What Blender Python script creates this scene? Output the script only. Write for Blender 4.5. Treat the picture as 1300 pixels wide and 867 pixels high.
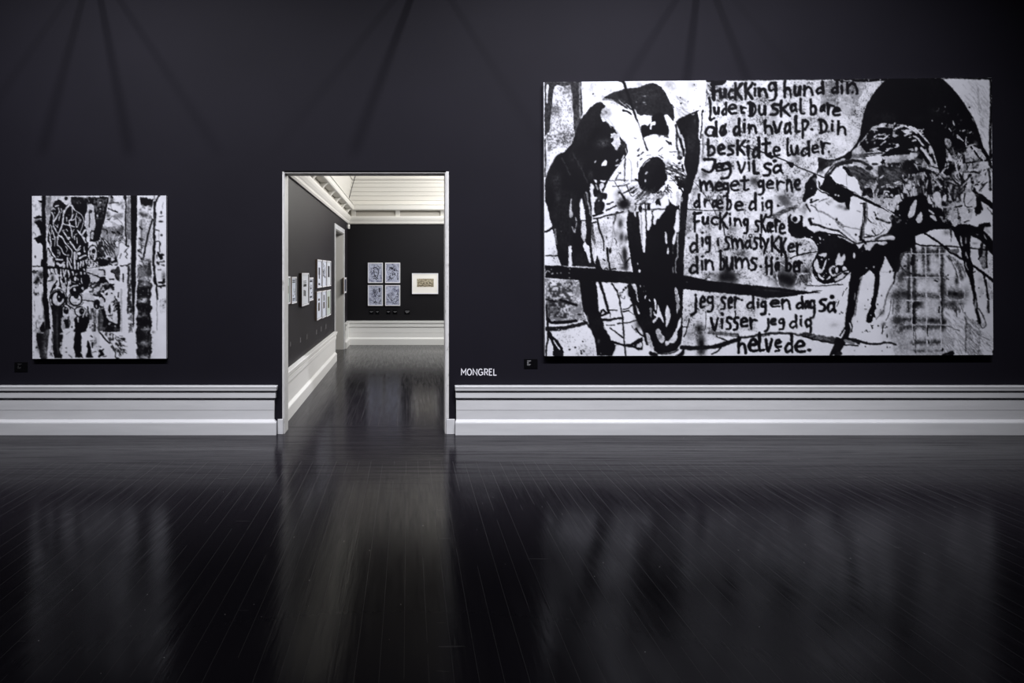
import bpy, bmesh, math, random
import numpy as np
from mathutils import Vector, Matrix

C = bpy.context.scene
for o in list(bpy.data.objects): bpy.data.objects.remove(o)

# ---------------------------------------------------------------- camera, light, exposure
F = 867.0                                   # focal length in reference pixels (24 mm on a 36 mm back)
VX, VY, EYE = 518.0, 346.0, 1.70            # vanishing point of the room in the photograph, eye height
WALL = 7.20                                 # distance to the dark wall
cam_d = bpy.data.cameras.new('camera'); cam = bpy.data.objects.new('camera', cam_d); C.collection.objects.link(cam)
cam.location = (0, 0, EYE); cam.rotation_euler = (math.pi / 2, 0, 0)
cam_d.sensor_width = 36; cam_d.sensor_fit = 'HORIZONTAL'; cam_d.lens = F / 1300 * 36
cam_d.shift_x = (650 - VX) / 1300; cam_d.shift_y = -(433.5 - VY) / 1300
cam_d.clip_start = .05; cam_d.clip_end = 100
C.camera = cam
C.view_settings.view_transform = 'Standard'; C.view_settings.look = 'None'
C.view_settings.gamma = 1; C.view_settings.exposure = 0; C.view_settings.use_curve_mapping = False

world = bpy.data.worlds.new('world'); C.world = world; world.use_nodes = True
world.node_tree.nodes['Background'].inputs[0].default_value = (.8, .85, 1, 1)
world.node_tree.nodes['Background'].inputs[1].default_value = .0

def spot(name, loc, aim, power, cone, blend=.6, size=.05, col=(1, .97, 1)):
    d = bpy.data.lights.new(name, 'SPOT'); o = bpy.data.objects.new(name, d); C.collection.objects.link(o)
    o.location = loc; d.energy = power; d.spot_size = math.radians(cone); d.spot_blend = blend; d.shadow_soft_size = size; d.color = col
    o.rotation_euler = (Vector(aim) - Vector(loc)).to_track_quat('-Z', 'Y').to_euler()
    return o
def area(name, loc, rot, sx, sy, power, col=(1, 1, 1)):
    d = bpy.data.lights.new(name, 'AREA'); o = bpy.data.objects.new(name, d); C.collection.objects.link(o)
    o.location = loc; o.rotation_euler = rot; d.shape = 'RECTANGLE'; d.size = sx; d.size_y = sy; d.energy = power; d.color = col
    return o
# spotlights on the ceiling track, washing the picture wall
LAMP_Z, LAMP_Y = 6.8, 3.2
for lx, pw in ((-4.5, 84), (-3.66, 92), (-2.85, 90), (-2.1, 88), (-.95, 84), (.85, 110), (1.6, 120), (2.4, 125), (3.3, 125), (4.2, 110), (5.1, 50)):
    spot('track_spotlight', (lx, LAMP_Y, LAMP_Z), (lx * .97, WALL, 1.8), pw * 5.7, 72, 1.0, .055, (.96, .95, 1.0))
# dim unseen fill spots, added to lift the dark floor of this gallery
for hx in (-3.0, 1.0, 5.0):
    spot('floor_fill_light', (hx, 1.2, 7.1), (hx, 2.2, 0), 150, 96, 1.0, .15, (.95, .93, 1.0))
# the far room: lamps on a track to the right of the doorway, and picture spots
for sy in (9.2, 11.2, 13.2, 14.9):
    for sx in (2.2, 4.4):
        d = bpy.data.lights.new('room_lamp', 'POINT'); o = bpy.data.objects.new('room_lamp', d); C.collection.objects.link(o)
        o.location = (sx, sy, 4.25); d.energy = 138; d.shadow_soft_size = .12; d.color = (1, .98, .945)
for sy in (9.0, 10.6, 12.2, 13.8):
    spot('picture_spotlight', (1.9, sy, 4.2), (-1.43, sy + .3, 1.5), 120, 62, .9, .06, (.98, .93, 1))
for sx in (1.3, 2.2):
    spot('picture_spotlight', (sx, 13.0, 4.2), (sx - 1.3, 16.1, 1.75), 150, 52, .9, .06, (.92, .94, 1))

# ---------------------------------------------------------------- helpers
def wx(px, d=WALL): return (px - VX) * d / F
def wz(py, d=WALL): return EYE - (py - VY) * d / F

def mat(name, col, rough=.5, spec=.5, **k):
    m = bpy.data.materials.new(name); m.use_nodes = True
    b = m.node_tree.nodes['Principled BSDF']
    b.inputs['Base Color'].default_value = (*col, 1); b.inputs['Roughness'].default_value = rough
    b.inputs['Specular IOR Level'].default_value = spec
    return m
def nd(m, kind, **props):
    n = m.node_tree.nodes.new(kind)
    for k, v in props.items(): setattr(n, k, v)
    return n
def lk(m, a, b): m.node_tree.links.new(a, b)
def bsdf(m): return m.node_tree.nodes['Principled BSDF']
def ramp(m, fac, stops):
    r = nd(m, 'ShaderNodeValToRGB'); e = r.color_ramp.elements
    while len(e) < len(stops): e.new(.5)
    for x, (p, c) in zip(e, stops): x.position = p; x.color = (*c, 1) if len(c) == 3 else c
    lk(m, fac, r.inputs[0]); return r.outputs[0]
def noise(m, scale, detail=3, rough=.5, vec=None, sc=(1, 1, 1)):
    tc = nd(m, 'ShaderNodeTexCoord'); mp = nd(m, 'ShaderNodeMapping'); mp.inputs['Scale'].default_value = sc
    lk(m, tc.outputs['Object'], mp.inputs[0])
    n = nd(m, 'ShaderNodeTexNoise'); n.inputs['Scale'].default_value = scale; n.inputs['Detail'].default_value = detail; n.inputs['Roughness'].default_value = rough
    lk(m, mp.outputs[0], n.inputs['Vector']); return n.outputs['Fac']
def bump(m, fac, dist, strength=.5):
    b = nd(m, 'ShaderNodeBump'); b.inputs['Distance'].default_value = dist; b.inputs['Strength'].default_value = strength
    lk(m, fac, b.inputs['Height']); lk(m, b.outputs[0], bsdf(m).inputs['Normal'])

def obj(name, bm, m, parent=None, smooth=False, loc=None):
    me = bpy.data.meshes.new(name); bm.normal_update(); bm.to_mesh(me); bm.free()
    o = bpy.data.objects.new(name, me); C.collection.objects.link(o)
    if m: me.materials.append(m)
    if smooth:
        for p in me.polygons: p.use_smooth = True
    if parent: o.parent = parent; o.matrix_parent_inverse = parent.matrix_world.inverted() if loc is None else Matrix()
    if loc is not None: o.location = loc
    return o
def bx(bm, a, b, bev=0):
    (x0, y0, z0), (x1, y1, z1) = a, b
    v = [bm.verts.new(p) for p in ((x0, y0, z0), (x1, y0, z0), (x1, y1, z0), (x0, y1, z0), (x0, y0, z1), (x1, y0, z1), (x1, y1, z1), (x0, y1, z1))]
    f = [bm.faces.new([v[i] for i in q]) for q in ((3, 2, 1, 0), (4, 5, 6, 7), (0, 1, 5, 4), (1, 2, 6, 5), (2, 3, 7, 6), (3, 0, 4, 7))]
    if bev:
        es = list({e for q in f for e in q.edges})
        bmesh.ops.bevel(bm, geom=es, offset=bev, segments=2, affect='EDGES', profile=.5)
    return bm
def box(a, b, bev=0): return bx(bmesh.new(), a, b, bev)
def thing(name, label, cat, loc, group=None, rot=(0, 0, 0)):
    o = bpy.data.objects.new(name, None); C.collection.objects.link(o); o.location = loc; o.rotation_euler = rot
    o['label'] = label; o['category'] = cat
    if group: o['group'] = group
    o.empty_display_size = .1
    return o
def tag(o, label, cat, group=None):
    o['label'] = label; o['category'] = cat
    if group: o['group'] = group
    return o
def struct(o): o['kind'] = 'structure'; return o
def sweep(profile, path, normals, caps=True):
    """profile: (out, z) pairs; path: plan points; normals: outward plan direction (mitre already scaled) at each"""
    bm = bmesh.new(); rows = []
    for (px, py), (nx, ny) in zip(path, normals):
        rows.append([bm.verts.new((px + nx * o, py + ny * o, z)) for o, z in profile])
    for a, b in zip(rows, rows[1:]):
        for i in range(len(profile) - 1): bm.faces.new((a[i], b[i], b[i + 1], a[i + 1]))
        bm.faces.new((a[-1], b[-1], b[0], a[0]))
    if caps: bm.faces.new(rows[0][::-1]); bm.faces.new(rows[-1])
    bmesh.ops.recalc_face_normals(bm, faces=bm.faces)
    return bm

# ---------------------------------------------------------------- materials
M = {}
M['dark_wall'] = m = mat('dark_wall_paint', (.0085, .0079, .0125), .65, .10)
f = noise(m, 60, 2, .5, sc=(.25, .25, 4)); bump(m, f, .001, .25)
f2 = noise(m, 1.2, 3); lk(m, ramp(m, f2, [(.3, (.0080, .0074, .0118)), (.7, (.0093, .0086, .0136))]), bsdf(m).inputs['Base Color'])
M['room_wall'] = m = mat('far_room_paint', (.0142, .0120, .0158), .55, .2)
bump(m, noise(m, 60, 2, .5, sc=(1, 1, .2)), .001, .3)
M['white_trim'] = m = mat('white_gloss_trim', (.62, .63, .65), .35, .4)
lk(m, ramp(m, noise(m, 3, 4, .6, sc=(.4, 1, 3)), [(.35, (.58, .59, .61)), (.7, (.66, .67, .69))]), bsdf(m).inputs['Base Color'])
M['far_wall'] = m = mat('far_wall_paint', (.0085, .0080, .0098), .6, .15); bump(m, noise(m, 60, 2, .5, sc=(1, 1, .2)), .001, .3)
M['white_far'] = mat('bright_white_trim', (.80, .80, .785), .4, .35)
M['cream'] = m = mat('cream_paint', (.74, .728, .69), .5, .3)
M['boards'] = m = mat('cream_boards', (.76, .745, .705), .5, .3)
M['night_glass'] = mat('dark_roof_glazing', (.13, .125, .115), .5, .3)
M['ceiling'] = mat('ceiling_paint', (.05, .05, .055), .8, .2)
M['black_void'] = mat('black_plate', (.0022, .0022, .003), .6, .04)
M['letter_white'] = mat('white_vinyl', (.78, .78, .84), .5, .3)
M['letter_grey'] = mat('grey_print', (.16, .16, .17), .6, .2)
M['metal'] = mat('dark_metal', (.03, .03, .033), .4, .5)
M['white_plastic'] = mat('white_plastic', (.85, .84, .82), .35, .4)
# ---------------------------------------------------------------- room shell
X0, X1 = -1.312, .402                        # door opening
TOP = 2.76; THK = .205
LX, RX, BACK = -6.2, 8.6, -3.0               # this gallery
FX, FR, FY = -1.43, 6.2, 16.10               # the far room
CEIL = 7.3

# floor: dark lacquered planks, a border of boards along the picture wall
fl = mat('lacquered_floor', (.006, .006, .008), .16, .5); M['floor'] = fl
tc = nd(fl, 'ShaderNodeTexCoord'); sp = nd(fl, 'ShaderNodeSeparateXYZ'); lk(fl, tc.outputs['Object'], sp.inputs[0])
def mth(op, a, b=None, c=None):
    n = nd(fl, 'ShaderNodeMath', operation=op)
    for i, v in enumerate((a, b, c)):
        if v is None: continue
        if isinstance(v, (int, float)): n.inputs[i].default_value = v
        else: lk(fl, v, n.inputs[i])
    return n.outputs[0]
X, Y = sp.outputs[0], sp.outputs[1]
PW = .1048
border = mth('MULTIPLY', mth('GREATER_THAN', Y, 6.15), mth('LESS_THAN', Y, 7.6))
def seam(coord, phase, width):
    s = mth('FRACT', mth('DIVIDE', mth('ADD', coord, phase), PW))
    return mth('LESS_THAN', mth('ABSOLUTE', mth('SUBTRACT', s, .5)), width)
sx = mth('MULTIPLY', seam(X, -.088 + PW / 2, .012), mth('SUBTRACT', 1.0, border))
nb = noise(fl, 2.2, 3, .6, sc=(3, .35, 1))
sx = mth('MULTIPLY', sx, mth('GREATER_THAN', nb, .42))
sy = mth('MULTIPLY', seam(Y, .02, .016), border)
# dust caught in the seams, scratches and specks
spk = nd(fl, 'ShaderNodeTexVoronoi', feature='F1'); spk.inputs['Scale'].default_value = 11; lk(fl, tc.outputs['Object'], spk.inputs['Vector'])
dot = mth('MULTIPLY', mth('LESS_THAN', spk.outputs['Distance'], .030), mth('GREATER_THAN', noise(fl, 1.1, 4, .6), .50))
scr = noise(fl, 14, 1, .4, sc=(.22, 3.0, 1)); scr2 = mth('MULTIPLY', mth('GREATER_THAN', scr, .79), .10)
dust = mth('MAXIMUM', mth('MAXIMUM', mth('MULTIPLY', sx, .085), mth('MULTIPLY', sy, .03)), mth('MAXIMUM', dot, scr2))
mixc = nd(fl, 'ShaderNodeMix', data_type='RGBA'); lk(fl, dust, mixc.inputs['Factor'])
mixc.inputs['A'].default_value = (.0125, .0112, .0150, 1); mixc.inputs['B'].default_value = (.45, .44, .43, 1)
lk(fl, mixc.outputs['Result'], bsdf(fl).inputs['Base Color'])
# sheen varies from board to board; long strokes of the lacquer brush run with the boards
strk_b = noise(fl, 26, 4, .65, sc=(.05, 1.4, 1)); strk_p = noise(fl, 30, 3, .6, sc=(1.0, .06, 1))
mr = nd(fl, 'ShaderNodeMix', data_type='FLOAT'); lk(fl, border, mr.inputs['Factor']); lk(fl, strk_p, mr.inputs[2]); lk(fl, strk_b, mr.inputs[3])
rg = nd(fl, 'ShaderNodeMapRange'); lk(fl, mr.outputs[0], rg.inputs[0]); rg.inputs[1].default_value = .3; rg.inputs[2].default_value = .7; rg.inputs[3].default_value = .11; rg.inputs[4].default_value = .21
lk(fl, mth('MAXIMUM', rg.outputs[0], mth('MULTIPLY', mth('MAXIMUM', sx, dot), .26)), bsdf(fl).inputs['Roughness'])
hgt = mth('SUBTRACT', mr.outputs[0], mth('MULTIPLY', mth('MAXIMUM', sx, sy), .35))
bump(fl, hgt, .0017, .35)
stv = noise(fl, 34, 5, .8, sc=(.02, .5, 1))
stm = nd(fl, 'ShaderNodeMapRange'); lk(fl, stv, stm.inputs[0]); stm.inputs[1].default_value = .38; stm.inputs[2].default_value = .58; stm.inputs[3].default_value = .10; stm.inputs[4].default_value = .62
far_in = nd(fl, 'ShaderNodeMapRange', interpolation_type='SMOOTHSTEP'); lk(fl, Y, far_in.inputs[0]); far_in.inputs[1].default_value = 4.9; far_in.inputs[2].default_value = 6.1
near_wall = mth('MULTIPLY', far_in.outputs[0], mth('LESS_THAN', Y, 7.6))
spc = nd(fl, 'ShaderNodeMix', data_type='FLOAT'); lk(fl, near_wall, spc.inputs['Factor']); spc.inputs[2].default_value = .5; lk(fl, stm.outputs[0], spc.inputs[3])
lk(fl, spc.outputs[0], bsdf(fl).inputs['Specular IOR Level'])
bsdf(fl).inputs['IOR'].default_value = 1.16

bm = bmesh.new(); bx(bm, (LX - .3, BACK - .3, -.12), (RX + .3, FY + .3, 0))
struct(obj('floor', bm, fl))
# dark picture wall with the doorway
bm = bmesh.new()
bx(bm, (LX, WALL, 0), (X0, WALL + THK, CEIL)); bx(bm, (X1, WALL, 0), (RX, WALL + THK, CEIL)); bx(bm, (X0, WALL, TOP), (X1, WALL + THK, CEIL))
struct(obj('wall_front', bm, M['dark_wall']))
struct(obj('wall_left', box((LX - .2, BACK, 0), (LX, WALL + THK, CEIL)), M['dark_wall']))
struct(obj('wall_right', box((RX, BACK, 0), (RX + .2, WALL + THK, CEIL)), M['dark_wall']))
struct(obj('wall_rear', box((LX - .2, BACK - .2, 0), (RX + .2, BACK, CEIL)), M['dark_wall']))
struct(obj('ceiling', box((LX - .2, BACK - .2, CEIL), (RX + .2, WALL + THK, CEIL + .15)), M['ceiling']))

# door lining: worn white paint on the reveals and a thin bead on the wall face
jm = mat('worn_white_paint', (.62, .62, .62), .45, .3); M['jamb'] = jm
lk(jm, ramp(jm, noise(jm, 30, 5, .7, sc=(1, 1, .35)), [(.30, (.30, .29, .28)), (.42, (.60, .60, .60)), (.8, (.70, .70, .70))]), bsdf(jm).inputs['Base Color'])
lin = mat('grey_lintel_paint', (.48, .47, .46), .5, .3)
fr = bpy.data.objects.new('door_1', None); C.collection.objects.link(fr); fr.location = ((X0 + X1) / 2, WALL, 0); fr['kind'] = 'structure'
bpy.context.view_layer.update()
bm = bmesh.new(); bx(bm, (X0 - .001, WALL - .004, .0), (X0 + .012, WALL + THK + .004, TOP), .002); obj('jamb', bm, jm, fr)
bm = bmesh.new(); bx(bm, (X1 - .012, WALL - .004, .0), (X1 + .001, WALL + THK + .004, TOP), .002); obj('jamb', bm, jm, fr)
obj('bead', box((X0 - .012, WALL - .012, .16), (X0 + .006, WALL - .0005, TOP + .004), .003), jm, fr)
obj('bead', box((X1 - .004, WALL - .014, .16), (X1 + .028, WALL - .0005, TOP + .004), .004), jm, fr)
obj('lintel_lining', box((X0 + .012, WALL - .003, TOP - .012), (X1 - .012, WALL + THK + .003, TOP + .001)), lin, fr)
obj('lintel_edge', box((X0 - .012, WALL - .012, TOP + .0015), (X1 + .028, WALL - .0005, TOP + .012), .002), M['black_void'], fr)
obj('plinth_block', box((X0 - .058, WALL - .026, 0), (X0 - .001, WALL - .0005, .158), .004), M['white_trim'], fr)
obj('plinth_block', box((X1 + .001, WALL - .026, 0), (X1 + .09, WALL - .0005, .158), .004), M['white_trim'], fr)

# skirting, profile measured from the photograph
def zf(py): return (549.8 - py) / 121.4
PROF = [(0, 0), (.060, 0), (.060, zf(535)), (.057, zf(533.8)), (.031, zf(531.2)), (.0275, zf(530.4)), (.0275, zf(518.9)), (.030, zf(518.7)), (.030, zf(503.6)), (.046, zf(503.1)), (.048, zf(502.6)), (.048, zf(496.4)), (.042, zf(495.9)), (.042, zf(494.9)), (.060, zf(493.9)), (.064, zf(493.2)), (.066, zf(490.0)), (.070, zf(489.4)), (.070, zf(487.9)), (.066, zf(487.5)), (0, zf(487.4))]
xa, xb = wx(351, WALL - .05), wx(577, WALL - .05)
bm = sweep(PROF, [(LX, WALL), (xa - .05, WALL), (xa - .05, WALL)], [(0, -1), (.8, -1), (.8, 0)]); struct(obj('baseboard_left', bm, M['white_trim']))
bm = sweep(PROF, [(xb + .03, WALL), (xb + .03, WALL), (RX, WALL)], [(-.35, 0), (-.35, -1), (0, -1)]); struct(obj('baseboard_right', bm, M['white_trim']))

# ---------------------------------------------------------------- far room
FD0, FD1, FDT = 13.20, 15.20, 2.655          # doorway in its left wall (outside of casing)
WZ = 2.98                                    # wall carried up behind the cornice
FH = 3.34
bm = bmesh.new()
bx(bm, (FX - .24, WALL + THK, 0), (FX, FD0 + .09, FH)); bx(bm, (FX - .24, FD1 - .09, 0), (FX, FY + .24, FH)); bx(bm, (FX - .24, FD0 + .09, FDT - .09), (FX, FD1 - .09, FH))
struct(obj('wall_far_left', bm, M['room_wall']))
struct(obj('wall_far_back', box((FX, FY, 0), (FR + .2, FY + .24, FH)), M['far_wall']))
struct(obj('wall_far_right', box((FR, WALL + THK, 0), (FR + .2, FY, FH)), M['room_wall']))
# room beyond the second doorway
struct(obj('wall_beyond', box((FX - 3.2, 12.0, 0), (FX - 3.0, FY + .24, FH)), M['room_wall']))
struct(obj('ceiling_beyond', box((FX - 3.2, 12.0, FH), (FX - .24, FY + .24, FH + .1)), M['ceiling']))
d2 = bpy.data.objects.new('door_2', None); C.collection.objects.link(d2); d2.location = (FX, (FD0 + FD1) / 2, 0); d2['kind'] = 'structure'
bpy.context.view_layer.update()
obj('casing', box((FX, FD0, 0), (FX + .022, FD0 + .10, FDT), .004), M['white_trim'], d2)
obj('casing', box((FX, FD1 - .10, 0), (FX + .022, FD1, FDT), .004), M['white_trim'], d2)
obj('head_casing', box((FX, FD0 + .10, FDT - .10), (FX + .022, FD1 - .10, FDT), .004), M['white_trim'], d2)
obj('lining', box((FX - .26, FD1 - .112, 0), (FX + .001, FD1 - .092, FDT - .10)), M['cream'], d2)
obj('lining', box((FX - .26, FD0 + .092, 0), (FX + .001, FD0 + .112, FDT - .10)), M['cream'], d2)
obj('head_lining', box((FX - .26, FD0 + .112, FDT - .112), (FX + .001, FD1 - .112, FDT - .092)), M['cream'], d2)
# skirting of the far room, taller than the first
PF = [(o * 1.0, z * 1.10) for o, z in PROF]
bm = sweep(PF, [(FX, WALL + THK + .02), (FX, FD0 - .10), (FX, FD0 - .10)], [(1, 0), (1, .9), (0, .9)]); struct(obj('baseboard_far_left', bm, M['white_far']))
bm = sweep(PF, [(FX, FD1 + .09), (FX, FD1 + .09), (FX, FY), (FR, FY)], [(0, -.9), (1, -.9), (1, -1), (0, -1)]); struct(obj('baseboard_far_back', bm, M['white_far']))
# cornice: moulding, frieze with brackets, projecting ledge
CP = [(0, 2.84), (.03, 2.845), (.045, 2.87), (.05, 2.90), (.062, 2.92), (.078, 2.955), (.088, 2.99), (.088, 3.022), (.0, 3.026)]
path = [(FX, WALL + THK), (FX, FY), (FR, FY)]
nr = [(1, 0), (1, -1), (0, -1)]
struct(obj('trim_1', sweep(CP, path, nr), M['cream']))
LP = [(-.05, 3.155), (.13, 3.155), (.15, 3.165), (.16, 3.19), (.16, 3.262), (.145, 3.270), (.145, 3.282), (.165, 3.287), (.165, 3.302), (.06, 3.304), (-.05, 3.30)]
struct(obj('trim_2', sweep(LP, path, nr), M['cream']))
shadow_grey = mat('frieze_shade_grey', (.42, .40, .36), .7, .2)  # shade of the recess under the ledge, put into the frieze colour
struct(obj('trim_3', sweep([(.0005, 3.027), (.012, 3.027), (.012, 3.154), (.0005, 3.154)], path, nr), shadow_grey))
def bracket_mesh():
    """console: a scroll that swells from the moulding up to the underside of the ledge"""
    bm = bmesh.new(); pts = [(.010, 3.026)]
    for i in range(13):
        t = i / 12
        pts.append((.018 + .122 * (t ** 1.8) + .030 * math.sin(t * math.pi) * (1 - t), 3.027 + .127 * t))
    pts += [(.010, 3.1545)]
    rows = [[bm.verts.new((o, s, z)) for o, z in pts] for s in (-.055, -.043, .043, .055)]
    for r, k in ((rows[0], .8), (rows[3], .8)):
        for v in r: v.co.x = .010 + (v.co.x - .010) * k
    n = len(pts)
    for a, b in zip(rows, rows[1:]):
        for i in range(n): bm.faces.new((a[i], b[i], b[(i + 1) % n], a[(i + 1) % n]))
    bm.faces.new(rows[0][::-1]); bm.faces.new(rows[-1])
    bmesh.ops.recalc_face_normals(bm, faces=bm.faces)
    return bm
br0 = obj('bracket', bracket_mesh(), M['cream']); first = True
def place_bracket(x, y, rz):
    global first
    o = br0 if first else br0.copy()
    if not first: C.collection.objects.link(o)
    first = False
    o.location = (x, y, 0); o.rotation_euler = (0, 0, rz); o['kind'] = 'structure'
    o['group'] = 'brackets under the cream ledge'
for y in (8.9, 9.97, 11.09, 12.2, 13.26, 14.45, 15.6): place_bracket(FX, y, 0)
for px in (449, 504.7, 561.7): place_bracket(wx(px, FY), FY, -math.pi / 2)

# boarded sides of the roof lantern above the ledge
def lantern(p0, p1, lean, n, name):
    """overlapping boards rising from the wall head, leaning inwards"""
    bm = bmesh.new(); z = 3.30; rows = []; rng = random.Random(4)
    off = 0.0
    zz = [3.30, 3.40, 3.50, 3.60, 3.70, 3.80, 3.868, 3.905, 4.0, 4.1, 4.2, 4.3, 4.42]
    for i, (a, b) in enumerate(zip(zz, zz[1:])):
        step = .016 if i != 6 else -.035
        o0 = (a - 3.30) * lean + (.0 if i != 6 else .03); o1 = (b - 3.30) * lean + (.0 if i != 6 else .03)
        for (oa, ob) in (((o0 - .004, a + .004), (o1 + .010, b - .004)),):
            r = []
            for (px, py, nx, ny) in (p0, p1):
                r.append([bm.verts.new((px + nx * q[0], py + ny * q[0], q[1])) for q in ((oa[0] - .06, oa[1]), (oa[0], oa[1]), (ob[0] - .008, ob[1]), (ob[0] - .014, ob[1] + .002), (ob[0] - .06, ob[1]))])
            for k in range(4): bm.faces.new((r[0][k], r[1][k], r[1][k + 1], r[0][k + 1]))
            bm.faces.new(r[0][::-1]); bm.faces.new(r[1])
    bmesh.ops.recalc_face_normals(bm, faces=bm.faces)
    return struct(obj(name, bm, M['boards']))
lantern((FX, WALL + THK, 1, 0), (FX, FY, 1, -1), .2, 9, 'ceiling_boards_left')
lantern((FX, FY, 1, -1), (FR, FY, 0, -1), .2, 9, 'ceiling_boards_back')
# dark backing behind the board joints
jb = mat('joint_shadow_board', (.22, .21, .19), .8, .1)
bm = bmesh.new()
for zz0 in (3.31,):
    a = .2 * (4.44 - 3.3)
    v = [bm.verts.new(p) for p in ((FX - .045, WALL + THK, 3.31), (FX - .045, FY + .045, 3.31), (FX - .045 + a, FY + .045 - a, 4.44), (FX - .045 + a, WALL + THK, 4.44), (FR, FY + .045, 3.31), (FR, FY + .045 - a, 4.44))]
    bm.faces.new((v[0], v[1], v[2], v[3])); bm.faces.new((v[1], v[4], v[5], v[2]))
bmesh.ops.solidify(bm, geom=bm.faces[:], thickness=.012)
struct(obj('ceiling_backing', bm, jb))
# roof above the glazing keeps the lantern closed
struct(obj('ceiling_lantern', box((FX - .2, WALL + THK, 5.5), (FR + .2, FY + .2, 5.6)), M['night_glass']))
bm = bmesh.new()
bx(bm, (FX - .2, WALL + THK, 4.46), (FX - .1, FY + .2, 5.5)); bx(bm, (FX - .1, FY + .1, 4.46), (FR + .2, FY + .2, 5.5)); bx(bm, (FR + .1, WALL + THK, FH), (FR + .2, FY + .1, 5.5))
struct(obj('ceiling_upstand', bm, M['night_glass']))
# strip of cable on the boards near the corner
def tube(pts, r, n=8):
    bm = bmesh.new(); rows = []
    for i, p in enumerate(pts):
        d = (Vector(pts[min(i + 1, len(pts) - 1)]) - Vector(pts[max(i - 1, 0)])).normalized()
        a = d.cross(Vector((1, .3, 0))).normalized(); b = d.cross(a)
        rows.append([bm.verts.new(Vector(p) + r * (a * math.cos(k * 2 * math.pi / n) + b * math.sin(k * 2 * math.pi / n))) for k in range(n)])
    for a, b in zip(rows, rows[1:]):
        for k in range(n): bm.faces.new((a[k], a[(k + 1) % n], b[(k + 1) % n], b[k]))
    bm.faces.new(rows[0][::-1]); bm.faces.new(rows[-1]); bmesh.ops.recalc_face_normals(bm, faces=bm.faces)
    return bm
cp = []
for i in range(13):
    t_ = i / 12; p0, p1, p2 = Vector((FX + .035, FY - .16, 3.32)), Vector((FX + .10, FY - .24, 3.62)), Vector((FX + .24, FY - .24, 4.05))
    cp.append(p0 * (1 - t_) ** 2 + p1 * 2 * t_ * (1 - t_) + p2 * t_ * t_)
o = obj('roof_cable', tube(cp, .009), M['metal'], smooth=True)
tag(o, 'thin dark cable running up the cream boards in the roof corner', 'cable')
# ---------------------------------------------------------------- paint on canvas (pigment laid down stroke by stroke)
RS = 8.0 / 3.0                       # paint samples per reference unit

def _grid_noise(h, w, cell, rng, cellx=None):
    cx = cellx or cell
    gh, gw = int(h / cell) + 3, int(w / cx) + 3
    g = rng.random((gh, gw)).astype(np.float32)
    y = np.arange(h, dtype=np.float32) / cell
    x = np.arange(w, dtype=np.float32) / cx
    yi, xi = y.astype(int), x.astype(int)
    fy, fx = y - yi, x - xi
    fy = (fy * fy * (3 - 2 * fy))[:, None]
    fx = (fx * fx * (3 - 2 * fx))[None, :]
    a = g[yi][:, xi]; b = g[yi][:, xi + 1]; c = g[yi + 1][:, xi]; d = g[yi + 1][:, xi + 1]
    return (a * (1 - fx) + b * fx) * (1 - fy) + (c * (1 - fx) + d * fx) * fy

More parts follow.
